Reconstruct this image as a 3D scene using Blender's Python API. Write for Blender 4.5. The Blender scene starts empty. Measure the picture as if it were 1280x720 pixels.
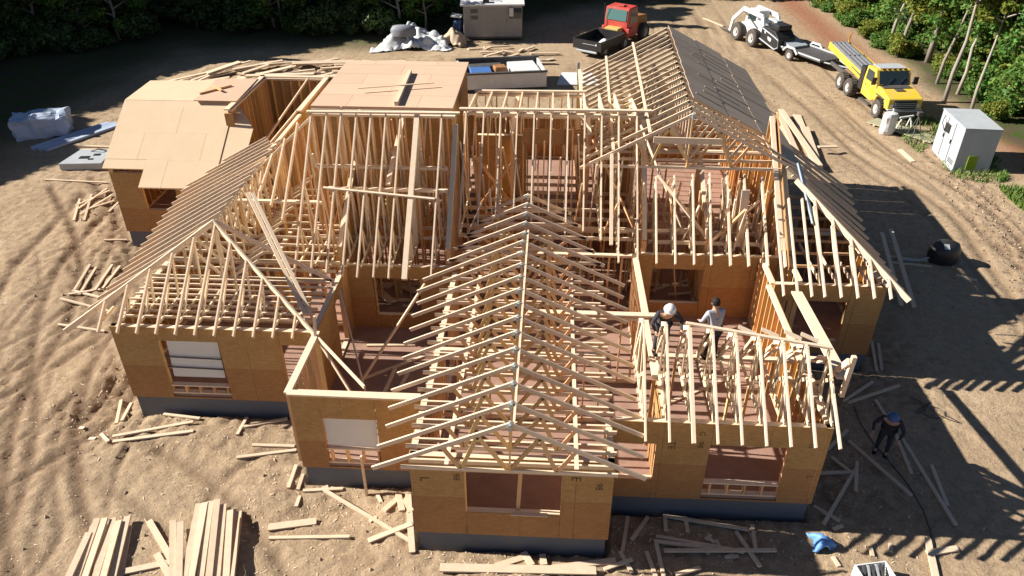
import bpy, bmesh, math, random
from mathutils import Vector, Matrix, noise
R = math.radians
random.seed(7)
S = bpy.context.scene
COL = S.collection

# ------------------------------------------------------------------ camera
cd = bpy.data.cameras.new('camera'); cam = bpy.data.objects.new('camera', cd); COL.objects.link(cam)
cd.sensor_width = 36; cd.lens = 36 * 950 / 1280; cd.clip_start = 0.1; cd.clip_end = 2000
cam.location = (0, 0, 15)
cam.rotation_euler = (R(90 - 32.7), 0, R(3.05))
S.camera = cam

# ------------------------------------------------------------------ light
SUN_EL, SUN_AZ = 32.0, 4.0        # sun stands to the left (-X), a touch behind the house (+Y)
w = bpy.data.worlds.new('World'); S.world = w; w.use_nodes = True
nt = w.node_tree; bg = nt.nodes['Background']
sky = nt.nodes.new('ShaderNodeTexSky'); sky.sky_type = 'NISHITA'; sky.sun_disc = False
sdir = Vector((-math.cos(R(SUN_EL)) * math.cos(R(SUN_AZ)), math.cos(R(SUN_EL)) * math.sin(R(SUN_AZ)), math.sin(R(SUN_EL))))
sky.air_density = .6; sky.dust_density = .3; sky.altitude = 800
sky.sun_elevation = R(SUN_EL); sky.sun_rotation = math.atan2(sdir.x, sdir.y)
nt.links.new(sky.outputs[0], bg.inputs[0]); bg.inputs[1].default_value = 0.05
sl = bpy.data.lights.new('sun', 'SUN'); so = bpy.data.objects.new('sun', sl); COL.objects.link(so)
sl.energy = 5.0; sl.angle = R(0.5); sl.color = (1.0, 0.95, 0.87)
so.rotation_euler = sdir.to_track_quat('Z', 'Y').to_euler(); so.location = (-30, 5, 40)
S.view_settings.view_transform = 'Standard'; S.view_settings.look = 'None'
S.view_settings.exposure = 1.0; S.view_settings.gamma = 1.0; S.view_settings.use_curve_mapping = False

# ------------------------------------------------------------------ materials
MATS = {}
def mat(name, col, rough=0.8, var=0.0, nscale=3.0, namt=0.0, col2=None, bump=0.0, bscale=20.0, metal=0.0, stretch=(1, 1, 1), isl=0.0, spec=0.3, trans=0.0, hue=0.0):
    if name in MATS: return MATS[name]
    m = bpy.data.materials.new(name); m.use_nodes = True; n = m.node_tree.nodes; l = m.node_tree.links
    b = n['Principled BSDF']; b.inputs['Roughness'].default_value = rough; b.inputs['Metallic'].default_value = metal
    b.inputs['Specular IOR Level'].default_value = spec
    c = n.new('ShaderNodeRGB'); c.outputs[0].default_value = (*col, 1); out = c.outputs[0]
    tc = n.new('ShaderNodeTexCoord'); mp = n.new('ShaderNodeMapping'); mp.inputs['Scale'].default_value = stretch
    l.new(tc.outputs['Object'], mp.inputs[0])
    if namt > 0:
        t = n.new('ShaderNodeTexNoise'); t.inputs['Scale'].default_value = nscale; t.inputs['Detail'].default_value = 6; t.inputs['Roughness'].default_value = .65
        l.new(mp.outputs[0], t.inputs[0])
        r = n.new('ShaderNodeValToRGB'); r.color_ramp.elements[0].position = .35; r.color_ramp.elements[1].position = .68
        l.new(t.outputs[0], r.inputs[0])
        x = n.new('ShaderNodeMix'); x.data_type = 'RGBA'; x.inputs[7].default_value = (*(col2 or tuple(v * .6 for v in col)), 1)
        mm = n.new('ShaderNodeMath'); mm.operation = 'MULTIPLY'; mm.inputs[1].default_value = namt
        l.new(r.outputs[0], mm.inputs[0]); l.new(mm.outputs[0], x.inputs[0]); l.new(out, x.inputs[6]); out = x.outputs[2]
    if isl > 0 or var > 0 or hue > 0:
        hs = n.new('ShaderNodeHueSaturation')
        if isl > 0: g = n.new('ShaderNodeNewGeometry'); src = g.outputs['Random Per Island']
        else: g = n.new('ShaderNodeObjectInfo'); src = g.outputs['Random']
        mr = n.new('ShaderNodeMapRange'); a = isl or var
        mr.inputs[3].default_value = 1 - a; mr.inputs[4].default_value = 1 + a
        l.new(src, mr.inputs[0]); l.new(mr.outputs[0], hs.inputs['Value']); l.new(out, hs.inputs['Color'])
        if hue > 0:
            f = n.new('ShaderNodeMath'); f.operation = 'FRACT'; k = n.new('ShaderNodeMath'); k.operation = 'MULTIPLY'; k.inputs[1].default_value = 7.31
            l.new(src, k.inputs[0]); l.new(k.outputs[0], f.inputs[0])
            m2 = n.new('ShaderNodeMapRange'); m2.inputs[3].default_value = .5 - hue; m2.inputs[4].default_value = .5 + hue
            l.new(f.outputs[0], m2.inputs[0]); l.new(m2.outputs[0], hs.inputs['Hue'])
        out = hs.outputs[0]
    l.new(out, b.inputs['Base Color'])
    if bump > 0:
        t = n.new('ShaderNodeTexNoise'); t.inputs['Scale'].default_value = bscale; t.inputs['Detail'].default_value = 5
        l.new(mp.outputs[0], t.inputs[0]); bp = n.new('ShaderNodeBump'); bp.inputs['Strength'].default_value = bump; bp.inputs['Distance'].default_value = .05
        l.new(t.outputs[0], bp.inputs['Height']); l.new(bp.outputs[0], b.inputs['Normal'])
    if trans > 0:
        tl = n.new('ShaderNodeBsdfTranslucent'); l.new(out, tl.inputs[0]); ms = n.new('ShaderNodeMixShader'); ms.inputs[0].default_value = trans
        l.new(b.outputs[0], ms.inputs[1]); l.new(tl.outputs[0], ms.inputs[2]); l.new(ms.outputs[0], n['Material Output'].inputs[0])
    MATS[name] = m; return m

LUM = mat('lumber', (.76, .61, .43), .75, isl=.24, hue=.012, nscale=6, namt=.35, col2=(.60, .43, .27), spec=.2)
STUD = mat('stud_lumber', (.70, .44, .21), .75, isl=.28, hue=.015, nscale=5, namt=.4, col2=(.54, .32, .14), spec=.2)
LUMC = mat('loose_lumber', (.68, .54, .38), .8, isl=.1, var=.14, hue=.01, nscale=7, namt=.45, col2=(.50, .38, .24), spec=.2)
DECKM = mat('floor_sheathing', (.36, .225, .17), .85, nscale=2.2, namt=.6, col2=(.23, .14, .105), bump=.1, spec=.1)
ROOFP = mat('roof_plywood', (.67, .51, .34), .8, var=.018, nscale=1.3, namt=.35, col2=(.58, .42, .27), spec=.1)
ROOFD = mat('deck_plywood', (.60, .42, .29), .8, var=.05, nscale=1.3, namt=.3, col2=(.52, .35, .24), spec=.1)
ROOFW = mat('weathered_plywood', (.56, .43, .32), .85, var=.10, nscale=2.0, namt=.6, col2=(.42, .32, .23), stretch=(.6, 3, 1), spec=.1)
FOUND = mat('foundation_coating', (.12, .135, .16), .7, nscale=2.2, namt=.75, col2=(.15, .14, .13), bump=.3, bscale=8)
CONC = mat('concrete', (.42, .40, .37), .9, nscale=3, namt=.4, bump=.2)
PLATE = mat('galvanised_plate', (.42, .52, .55), .45, metal=.3, spec=.5)
INK = mat('ink', (.10, .06, .03), .8)
WHITE = mat('white_paint', (.70, .70, .69), .5, nscale=2, namt=.5, col2=(.50, .48, .44))
WHT2 = mat('white_sheet', (.74, .72, .68), .7, nscale=2, namt=.3, col2=(.62, .60, .55))
GREYP = mat('grey_paint', (.36, .34, .31), .6, nscale=2, namt=.3)
LGREY = mat('light_grey_metal', (.43, .46, .48), .5, nscale=2, namt=.5, col2=(.33, .34, .34), metal=.0)
BLACK = mat('black_paint', (.02, .02, .022), .4, nscale=3, namt=.4, col2=(.05, .045, .04), spec=.5)
DARK = mat('dark_metal', (.07, .07, .075), .55, nscale=4, namt=.5, col2=(.14, .12, .1))
RUB = mat('rubber', (.045, .042, .04), .85, nscale=8, namt=.7, col2=(.16, .13, .1))
RIM = mat('rim', (.45, .43, .4), .5, nscale=6, namt=.5)
RED = mat('red_paint', (.55, .04, .035), .45, nscale=2.2, namt=.65, col2=(.42, .16, .11), spec=.5)
YEL = mat('yellow_paint', (.74, .50, .02), .45, nscale=2.2, namt=.65, col2=(.56, .42, .16), spec=.5)
ORG = mat('orange_brown_metal', (.36, .17, .07), .6, nscale=3, namt=.5)
GLASS = mat('dark_glass', (.03, .045, .05), .08, spec=.8)
GLASG = mat('green_tinted_glass', (.10, .2, .19), .1, spec=.8)
BLUE = mat('blue_plastic', (.06, .15, .38), .6, nscale=6, namt=.3)
TARP = mat('white_tarp', (.70, .70, .68), .55, nscale=3, namt=.6, col2=(.45, .46, .48))
BTARP = mat('bluish_wrap', (.45, .52, .64), .5, nscale=3, namt=.5, col2=(.3, .36, .46))
BARK = mat('bark', (.16, .125, .095), .9, nscale=4, namt=.6, col2=(.08, .06, .045), stretch=(3, 3, .5), var=.25)
BARKL = mat('pale_bark', (.36, .31, .26), .9, nscale=5, namt=.6, col2=(.2, .16, .13), stretch=(3, 3, .6), var=.2)
LEAF = mat('leaves', (.11, .20, .035), .6, isl=.5, hue=.045, trans=.35)
LEAFY = mat('yellow_leaves', (.20, .23, .035), .6, isl=.4, hue=.04, trans=.35)
LEAFD = mat('dark_leaves', (.075, .12, .035), .65, isl=.5, hue=.03, trans=.2)  # darker leaf copy with woodland shade painted in; also colours the evergreens
SKIN = mat('skin', (.5, .3, .2), .6)
CLD = mat('dark_cloth', (.045, .045, .055), .9, nscale=8, namt=.4)
CLG = mat('grey_cloth', (.42, .42, .46), .9, nscale=8, namt=.5, col2=(.25, .25, .3))
HAIR = mat('hair', (.02, .015, .012), .8)
LIME = mat('lime_paint', (.24, .34, .02), .6)

# OSB with flake texture and panel seams
def osb(name, c1, c2, lower=None):
    m = bpy.data.materials.new(name); m.use_nodes = True; n = m.node_tree.nodes; l = m.node_tree.links
    b = n['Principled BSDF']; b.inputs['Roughness'].default_value = .85; b.inputs['Specular IOR Level'].default_value = .12
    tc = n.new('ShaderNodeTexCoord'); v = n.new('ShaderNodeTexVoronoi'); v.inputs['Scale'].default_value = 10
    mp = n.new('ShaderNodeMapping'); mp.inputs['Scale'].default_value = (1, 1, 2.2); l.new(tc.outputs['Object'], mp.inputs[0]); l.new(mp.outputs[0], v.inputs[0])
    x = n.new('ShaderNodeMix'); x.data_type = 'RGBA'; x.inputs[6].default_value = (*c1, 1); x.inputs[7].default_value = (*c2, 1)
    sp = n.new('ShaderNodeSeparateColor'); l.new(v.outputs['Color'], sp.inputs[0])
    t = n.new('ShaderNodeTexNoise'); t.inputs['Scale'].default_value = 1.7; t.inputs['Detail'].default_value = 4; l.new(tc.outputs['Object'], t.inputs[0])
    a = n.new('ShaderNodeMath'); a.operation = 'MULTIPLY_ADD'; a.inputs[1].default_value = .4; l.new(sp.outputs[0], a.inputs[0])
    a2 = n.new('ShaderNodeMath'); a2.operation = 'MULTIPLY'; a2.inputs[1].default_value = .6; l.new(t.outputs[0], a2.inputs[0]); l.new(a2.outputs[0], a.inputs[2])
    l.new(a.outputs[0], x.inputs[0]); l.new(x.outputs[2], b.inputs['Base Color']); return m
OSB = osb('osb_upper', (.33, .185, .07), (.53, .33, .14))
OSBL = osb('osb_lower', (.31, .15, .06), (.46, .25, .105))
OSBI = osb('osb_inside', (.46, .27, .115), (.34, .19, .08))

# ------------------------------------------------------------------ mesh helpers
class MB:
    def __init__(s): s.v = []; s.f = []
    def add(s, vs, fs):
        k = len(s.v); s.v += [tuple(p) for p in vs]; s.f += [tuple(i + k for i in f) for f in fs]; return s
    def box(s, x0, y0, z0, x1, y1, z1):
        vs = [(x, y, z) for z in (z0, z1) for y in (y0, y1) for x in (x0, x1)]
        return s.add(vs, [(0, 2, 3, 1), (4, 5, 7, 6), (0, 1, 5, 4), (2, 6, 7, 3), (0, 4, 6, 2), (1, 3, 7, 5)])
    def beam(s, a, b, wd=.04, dp=.14, up=(0, 0, 1), off=0.0):
        # member from a to b: wd across, dp in the plane of `up`; off shifts along that depth direction
        a = Vector(a); b = Vector(b); d = (b - a).normalized(); up = Vector(up)
        sd = d.cross(up)
        if sd.length < 1e-3: sd = d.cross(Vector((0, 1, 0)))
        sd.normalize(); u = sd.cross(d).normalized()
        o = u * off; vs = []
        for p in (a, b):
            for i, j in ((-1, -1), (1, -1), (1, 1), (-1, 1)): vs.append(p + o + sd * (i * wd / 2) + u * (j * dp / 2))
        return s.add(vs, [(3, 2, 1, 0), (4, 5, 6, 7), (0, 1, 5, 4), (1, 2, 6, 5), (2, 3, 7, 6), (3, 0, 4, 7)])
    def tube(s, pts, rads, n=8, cap=True):
        pts = [Vector(p) for p in pts]
        if not hasattr(rads, '__len__'): rads = [rads] * len(pts)
        k = len(s.v); ref = Vector((0.13, 0.27, 1)) 
        for i, p in enumerate(pts):
            d = (pts[min(i + 1, len(pts) - 1)] - pts[max(i - 1, 0)]).normalized()
            r_ = ref if abs(d.dot(ref.normalized())) < .9 else Vector((1, .1, 0))
            a = d.cross(r_).normalized(); b = d.cross(a)
            for j in range(n):
                t = 2 * math.pi * j / n; s.v.append(tuple(p + (a * math.cos(t) + b * math.sin(t)) * rads[i]))
        for i in range(len(pts) - 1):
            for j in range(n): s.f.append((k + i * n + j, k + i * n + (j + 1) % n, k + (i + 1) * n + (j + 1) % n, k + (i + 1) * n + j))
        if cap:
            s.f.append(tuple(k + j for j in range(n))[::-1]); e = k + (len(pts) - 1) * n; s.f.append(tuple(e + j for j in range(n)))
        return s
    def prism(s, poly, z0, z1):
        n = len(poly); vs = [(x, y, z0) for x, y in poly] + [(x, y, z1) for x, y in poly]
        return s.add(vs, [tuple(range(n))[::-1], tuple(range(n, 2 * n))] + [(i, (i + 1) % n, n + (i + 1) % n, n + i) for i in range(n)])
    def side(s, poly, y0, y1):       # polygon in XZ, extruded along Y
        n = len(poly); vs = [(x, y0, z) for x, z in poly] + [(x, y1, z) for x, z in poly]
        return s.add(vs, [tuple(range(n)), tuple(range(n, 2 * n))[::-1]] + [(i, n + i, n + (i + 1) % n, (i + 1) % n) for i in range(n)])
    def slab(s, quad, t):            # quad of 3-D points given a thickness downwards along its normal
        q = [Vector(p) for p in quad]; nrm = (q[1] - q[0]).cross(q[2] - q[0]).normalized()
        if nrm.z < 0: nrm = -nrm
        n = len(q); return s.add(q + [p - nrm * t for p in q], [tuple(range(n)), tuple(range(n, 2 * n))[::-1]] + [(i, n + i, n + (i + 1) % n, (i + 1) % n) for i in range(n)])
    def lathe(s, prof, c=(0, 0, 0), axis='z', n=20):
        k = len(s.v); c = Vector(c)
        for r, h in prof:
            for j in range(n):
                t = 2 * math.pi * j / n; p = (r * math.cos(t), r * math.sin(t), h)
                if axis == 'x': p = (p[2], p[0], p[1])
                elif axis == 'y': p = (p[0], p[2], p[1])
                s.v.append(tuple(c + Vector(p)))
        for i in range(len(prof) - 1):
            for j in range(n): s.f.append((k + i * n + j, k + i * n + (j + 1) % n, k + (i + 1) * n + (j + 1) % n, k + (i + 1) * n + j))
        return s
    def build(s, name, m, parent=None, bevel=0, smooth=False, recalc=True):
        me = bpy.data.meshes.new(name); me.from_pydata(s.v, [], s.f)
        if recalc:
            bm = bmesh.new(); bm.from_mesh(me); bmesh.ops.recalc_face_normals(bm, faces=bm.faces)
            if bevel: bmesh.ops.bevel(bm, geom=bm.edges[:], offset=bevel, segments=1, affect='EDGES', clamp_overlap=True)
            bm.to_mesh(me); bm.free()
        me.materials.append(m)
        if smooth: me.polygons.foreach_set('use_smooth', [True] * len(me.polygons))
        o = bpy.data.objects.new(name, me); COL.objects.link(o)
        if parent: o.parent = parent
        return o
def tag(o, label=None, cat=None, group=None, kind=None):
    if label: o['label'] = label
    if cat: o['category'] = cat
    if group: o['group'] = group
    if kind: o['kind'] = kind
    return o
def thing(name, label, cat, loc=(0, 0, 0), rz=0, group=None):
    o = bpy.data.objects.new(name, None); COL.objects.link(o); o.location = loc; o.rotation_euler = (0, 0, rz); o.empty_display_size = .2
    return tag(o, label, cat, group)

# ------------------------------------------------------------------ terrain
TRACKS = []
def trk(pts, wdt=.30, dep=.07, gauge=None):
    # polyline -> smooth samples
    out = []
    P = [Vector((*p, 0)) for p in pts]
    for i in range(len(P) - 1):
        p0 = P[max(i - 1, 0)]; p1 = P[i]; p2 = P[i + 1]; p3 = P[min(i + 2, len(P) - 1)]
        n = max(2, int((p2 - p1).length / .12))
        for k in range(n):
            t = k / n; q = .5 * ((2 * p1) + (p2 - p0) * t + (2 * p0 - 5 * p1 + 4 * p2 - p3) * t * t + (3 * p1 - p0 - 3 * p2 + p3) * t ** 3); out.append(q)
    if gauge:
        for s_ in (-1, 1):
            o2 = []
            for i, q in enumerate(out):
                d = (out[min(i + 1, len(out) - 1)] - out[max(i - 1, 0)]).normalized(); o2.append((q.x - d.y * s_ * gauge / 2, q.y + d.x * s_ * gauge / 2))
            TRACKS.append((o2, wdt, dep))
    else: TRACKS.append(([(q.x, q.y) for q in out], wdt, dep))
trk([(-9.5, 9), (-12.5, 12.5), (-14.6, 16.5), (-15.6, 21), (-18, 26), (-22, 31)], .34, .10, 1.7)
trk([(-13.5, 8), (-13.8, 11.5), (-15.2, 15), (-17.6, 19), (-19.5, 24), (-20, 30)], .34, .09, 1.7)
trk([(-17, 9), (-15.2, 12.6), (-13.4, 15.6), (-13.6, 19), (-15.8, 22.5), (-18, 25)], .3, .08, 1.6)
trk([(-6, 10), (-9, 12.9), (-12.5, 14.5), (-16, 14.4), (-20, 13.2)], .3, .06, 1.6)
trk([(-19, 12), (-16.5, 16), (-14.6, 20), (-14.2, 24)], .28, .08)
trk([(-21, 15), (-17, 18.5), (-16, 23), (-18, 29)], .28, .08, 1.5)
trk([(-12, 9), (-11.6, 11.5), (-13, 14), (-13.2, 17.5)], .25, .07)
trk([(-8, 10.3), (-8.4, 13), (-7.6, 14.6), (-6, 14.9)], .25, .05)
for k in range(9):   # narrow grooves of many passes on the left
    o_ = -11.5 - k * .95; c_ = math.sin(k * 1.7) * 1.4
    trk([(o_ + 1.6 + c_, 9.2), (o_ - .2 - c_ * .5, 12.5), (o_ - 1.0 + c_, 16.2), (o_ - 1.8, 20.5 - c_), (o_ - 3.4 + c_, 25.5)], .15, .06, .42 if k % 2 else 1.6)
trk([(20, 8), (18.2, 14), (17.4, 20), (17.9, 26), (18.2, 31), (16.5, 37), (15.8, 44), (14, 54), (10, 66)], .4, .06, 1.9)
trk([(17, 8), (16.4, 16), (17.0, 24), (17.0, 31), (15, 39), (12.5, 50), (8, 62)], .35, .035, 1.8)
trk([(19.5, 20), (18.9, 26), (18.7, 33), (17.6, 40), (17.2, 52)], .35, .045, 1.8)
trk([(4, 46), (8, 49), (12, 56), (13, 66)], .35, .05, 1.8)
trk([(-4, 47), (1, 49), (5, 53), (9, 62)], .35, .05, 1.8)
import numpy as np
def smooth(a, b, t):
    t = np.clip((t - a) / (b - a), 0, 1); return t * t * (3 - 2 * t)
_rs = np.random.RandomState(3); _tab = _rs.rand(256, 256)
def vn(x, y):
    xi = np.floor(x).astype(int); yi = np.floor(y).astype(int); fx = x - xi; fy = y - yi; fx = fx * fx * (3 - 2 * fx); fy = fy * fy * (3 - 2 * fy)
    g = lambda a, b: _tab[a & 255, b & 255]
    return (g(xi, yi) * (1 - fx) + g(xi + 1, yi) * fx) * (1 - fy) + (g(xi, yi + 1) * (1 - fx) + g(xi + 1, yi + 1) * fx) * fy
def fbm(x, y, o=4):
    r = 0; a = .5
    for i in range(o): r = r + a * (vn(x + i * 17.3, y + i * 9.1) - .5); x = x * 2.03; y = y * 2.03; a *= .5
    return r
def axis(a, b, f0, f1, fine):
    out = list(np.arange(f0, f1 + 1e-6, fine)); s_ = fine
    x = f1
    while x < b: s_ *= 1.12; x += s_; out.append(x)
    x = f0; s_ = fine; pre = []
    while x > a: s_ *= 1.12; x -= s_; pre.append(x)
    return np.array(pre[::-1] + out)
GX = axis(-400, 400, -24, 22, .10); GY = axis(-60, 700, 10, 40, .10)
XX, YY = np.meshgrid(GX, GY)
HOUSE = [(-2.88, 1.6, 11.76, 30), (1.6, 6.6, 13.1, 30), (-6.1, -2.8, 13.65, 30), (-11.75, -6, 16.1, 34), (-16.7, -11, 25.8, 34), (6.6, 9.95, 19.2, 34)]
DH = np.full(XX.shape, 99.)
for x0, x1, y0, y1 in HOUSE:
    dx = np.maximum(np.maximum(x0 - XX, XX - x1), 0); dy = np.maximum(np.maximum(y0 - YY, YY - y1), 0); DH = np.minimum(DH, np.hypot(dx, dy))
ZZ = fbm(XX * .12, YY * .12, 3) * .35 + fbm(XX * .7, YY * .7, 4) * .16
rough = smooth(6, 0, DH) * .7 + .3 + smooth(-10, -14, XX) * .4
ZZ = ZZ * .45 + fbm(XX * 4.4, YY * 4.4, 4) * .10 * rough
# broken clods: ridged noise, strongest by the walls, on the left and along the right verge
clod = (1 - np.abs(fbm(XX * 3.1 + 40, YY * 3.1, 4)) * 4)
verge = np.exp(-((XX - (18.4 + .12 * (YY - 25))) / 1.1) ** 2) * smooth(10, 18, YY) * smooth(42, 34, YY)
cl_amt = smooth(3.2, .4, DH) * .8 + smooth(-8, -12, XX) * smooth(34, 28, YY) * .45 + verge * 1.3
ZZ += (clod - .6) * .075 * cl_amt
TR = np.zeros(XX.shape)
fx0, fx1 = np.searchsorted(GX, (-30, 30)); fy0, fy1 = np.searchsorted(GY, (5, 70))
for pts, wd, dp in TRACKS:
    P = np.array(pts)
    for i in range(0, len(P), 1):
        x, y = P[i]; a = np.searchsorted(GX, x - 1.1); b = np.searchsorted(GX, x + 1.1); c = np.searchsorted(GY, y - 1.1); d = np.searchsorted(GY, y + 1.1)
        if b <= a or d <= c: continue
        dd = np.hypot(XX[c:d, a:b] - x, YY[c:d, a:b] - y)
        v = np.exp(-(dd / (wd * .55)) ** 2); TR[c:d, a:b] = np.maximum(TR[c:d, a:b], v * dp / .1)
brk = .55 + .9 * np.clip(fbm(XX * .9 + 7, YY * .9, 3) + .5, 0, 1)
ZZ -= TR * .12 * brk * (1 + .22 * np.sin(YY * 27 + XX * 19) * (TR > .3))
# soil left open next to the left wing and backfill slope on the front
def mound(cx, cy, rx, ry, h): 
    global ZZ
    ZZ = ZZ + h * np.exp(-((XX - cx) / rx) ** 2 - ((YY - cy) / ry) ** 2) * (1 + .6 * fbm(XX * 1.5, YY * 1.5, 4))
mound(-12.6, 16.6, 1.0, .9, -.32); mound(-13.6, 19.5, .8, 3, .28); mound(-15.5, 26.5, .9, 1.5, -.2)
mound(-.8, 11.0, 1.6, .5, .16); mound(-3.7, 12.8, .6, .6, .12); mound(-9, 15.3, 2.2, .5, .12); mound(-5, 12.9, 1.2, .4, -.08)
mound(-17, 47, 8, 3.2, 1.0); mound(-4.5, 52.6, 3.5, 1.2, .45); mound(-6, 47.5, 4, 2, .3)
mound(-22, 31.5, 3, 3, .2)
ZZ *= smooth(-.4, 0.25, DH) * .85 + .15
ZZ = np.where(DH < .02, -.25, ZZ)
ZZ += smooth(24, 60, XX) * 2.5 + smooth(70, 200, YY) * 4 + smooth(-45, -90, XX) * 3
def gh(x, y):
    i = min(max(int(np.searchsorted(GX, x)) - 1, 0), len(GX) - 2); j = min(max(int(np.searchsorted(GY, y)) - 1, 0), len(GY) - 2)
    tx = (x - GX[i]) / (GX[i + 1] - GX[i]); ty = (y - GY[j]) / (GY[j + 1] - GY[j])
    return float((ZZ[j, i] * (1 - tx) + ZZ[j, i + 1] * tx) * (1 - ty) + (ZZ[j + 1, i] * (1 - tx) + ZZ[j + 1, i + 1] * tx) * ty)
def ghmax(x, y, r=.15): return max(gh(x + a * r, y + b * r) for a in (-1, 0, 1) for b in (-1, 0, 1))
ny, nx = XX.shape
me = bpy.data.meshes.new('ground'); me.vertices.add(nx * ny)
me.vertices.foreach_set('co', np.stack([XX, YY, ZZ], -1).reshape(-1).astype(np.float32))
ii = np.arange(nx * ny).reshape(ny, nx); q = np.stack([ii[:-1, :-1], ii[:-1, 1:], ii[1:, 1:], ii[1:, :-1]], -1).reshape(-1)
me.loops.add(len(q)); me.loops.foreach_set('vertex_index', q.astype(np.int32)); me.polygons.add(len(q) // 4)
me.polygons.foreach_set('loop_start', np.arange(0, len(q), 4, dtype=np.int32)); me.polygons.foreach_set('loop_total', np.full(len(q) // 4, 4, dtype=np.int32))
me.update(calc_edges=True)
# soil kinds: red clay bank, topsoil of the wood with tree shade painted in, damp turned soil in the ruts
wood = np.maximum(np.maximum(smooth(22.6, 24.6, XX - .0 * YY + 1.2 * fbm(XX * .25, YY * .25, 3) - .16 * (40 - YY) * (YY < 40)) , smooth(-24.0, -31, XX + 5 * fbm(XX * .15, YY * .15, 3))), smooth(52, 56.5, YY - 1.1 * np.clip(XX + 10, 0, 13) - .35 * np.clip(XX - 3, 0, 60) + 4 * fbm(XX * .2, YY * .2, 3)) * (XX < 14))  # left and rear parts follow the tree shadow edge, darkening the soil colour
clay = np.exp(-((XX - (20.9 + .1 * np.sin(YY * .7))) / 1.5) ** 2) * smooth(43, 50, YY) * .9 + np.exp(-((XX - 24.4) / 1.7) ** 2 - ((YY - 38.0) / 4.0) ** 2)
damp = np.clip(TR * .9 * (.4 + brk * .6) + np.clip(cl_amt, 0, 1) * np.clip(.55 - clod * .6, 0, 1) * 1.0, 0, 1)
for nm, arr in (('wood', wood), ('clay', clay), ('damp', damp)):
    at = me.attributes.new(nm, 'FLOAT', 'POINT'); at.data.foreach_set('value', arr.reshape(-1).astype(np.float32))
gm = bpy.data.materials.new('sandy_soil'); gm.use_nodes = True; n = gm.node_tree.nodes; l = gm.node_tree.links; b = n['Principled BSDF']
b.inputs['Roughness'].default_value = .95; b.inputs['Specular IOR Level'].default_value = .08
tc = n.new('ShaderNodeTexCoord')
def nz(sc, det=6, rg=.6, dist=0):
    t = n.new('ShaderNodeTexNoise'); t.inputs['Scale'].default_value = sc; t.inputs['Detail'].default_value = det; t.inputs['Roughness'].default_value = rg; t.inputs['Distortion'].default_value = dist
    l.new(tc.outputs['Object'], t.inputs[0]); return t.outputs[0]
def rmp(src, a, b_):
    m_ = n.new('ShaderNodeMapRange'); m_.inputs[1].default_value = a; m_.inputs[2].default_value = b_; l.new(src, m_.inputs[0]); return m_.outputs[0]
def mixc(f, a, b_):
    x = n.new('ShaderNodeMix'); x.data_type = 'RGBA'; l.new(f, x.inputs[0])
    for k, v in ((6, a), (7, b_)):
        if isinstance(v, tuple): x.inputs[k].default_value = (*v, 1)
        else: l.new(v, x.inputs[k])
    return x.outputs[2]
def attr(nm):
    a = n.new('ShaderNodeAttribute'); a.attribute_name = nm; return a.outputs['Fac']
c = mixc(rmp(nz(.35, 5), .35, .65), (.47, .35, .225), (.39, .28, .175))
c = mixc(rmp(nz(3.2, 8, .7), .48, .72), c, (.27, .195, .13))
sw = nz(.9, 9, .68, 3.2); sw2 = rmp(sw, .53, .60)
mk = n.new('ShaderNodeMath'); mk.operation = 'MULTIPLY'; l.new(sw2, mk.inputs[0]); l.new(rmp(nz(.16, 3), .42, .6), mk.inputs[1])
c = mixc(mk.outputs[0], c, (.26, .18, .115))
c = mixc(rmp(nz(2.1, 9, .75, 1.5), .60, .66), c, (.54, .43, .30))
c = mixc(attr('damp'), c, (.19, .125, .078))
c = mixc(attr('clay'), c, (.30, .125, .07))
c = mixc(rmp(nz(11, 8, .75), .5, .72), c, (.25, .18, .12)); c = mixc(rmp(nz(26, 3), .60, .70), c, (.15, .105, .07))
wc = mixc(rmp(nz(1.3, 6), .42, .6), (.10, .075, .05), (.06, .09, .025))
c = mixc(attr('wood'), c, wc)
l.new(c, b.inputs['Base Color'])
bp = n.new('ShaderNodeBump'); bp.inputs['Strength'].default_value = .75; bp.inputs['Distance'].default_value = .06; l.new(nz(9, 9, .72), bp.inputs['Height']); l.new(bp.outputs[0], b.inputs['Normal'])
me.materials.append(gm); me.polygons.foreach_set('use_smooth', [True] * len(me.polygons))
g = bpy.data.objects.new('ground', me); COL.objects.link(g); tag(g, kind='structure')

# ------------------------------------------------------------------ the house
FZ, WT = .75, 3.05
house = thing('unfinished_house', 'large wood framed house under construction with open roof trusses and plywood walls', 'house', (0, 19, 0))
HOFF = Vector((0, 19, 0))
def hb(mb, name, m, parent=None, **k):
    o = mb.build(name, m, parent or house, **k)
    if parent is None:
        o.matrix_parent_inverse = Matrix.Translation(-HOFF)
    return o
foot = [(-2.86, 11.78), (1.58, 11.78), (1.58, 13.12), (6.58, 13.12), (6.6, 19.22), (9.93, 19.22), (9.93, 27), (8.0, 27), (8.0, 34), (-16.68, 34), (-16.68, 25.82), (-11.73, 25.82), (-11.73, 16.12), (-6.08, 16.12), (-6.08, 13.67), (-2.86, 13.67)]
def inset(poly, d):
    out = []; n_ = len(poly)
    for i in range(n_):
        a = Vector(poly[i - 1]); b_ = Vector(poly[i]); c_ = Vector(poly[(i + 1) % n_])
        e1 = (b_ - a).normalized(); e2 = (c_ - b_).normalized(); n1 = Vector((-e1.y, e1.x)); n2 = Vector((-e2.y, e2.x))
        out.append(tuple(b_ + (n1 + n2) * d / max(.3, 1 + n1.dot(n2))))
    return out
hb(MB().prism(inset(foot, .035), -.5, .60), 'foundation', FOUND)
hb(MB().prism(inset(foot, .02), .604, FZ), 'floor_deck', DECKM)

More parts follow.
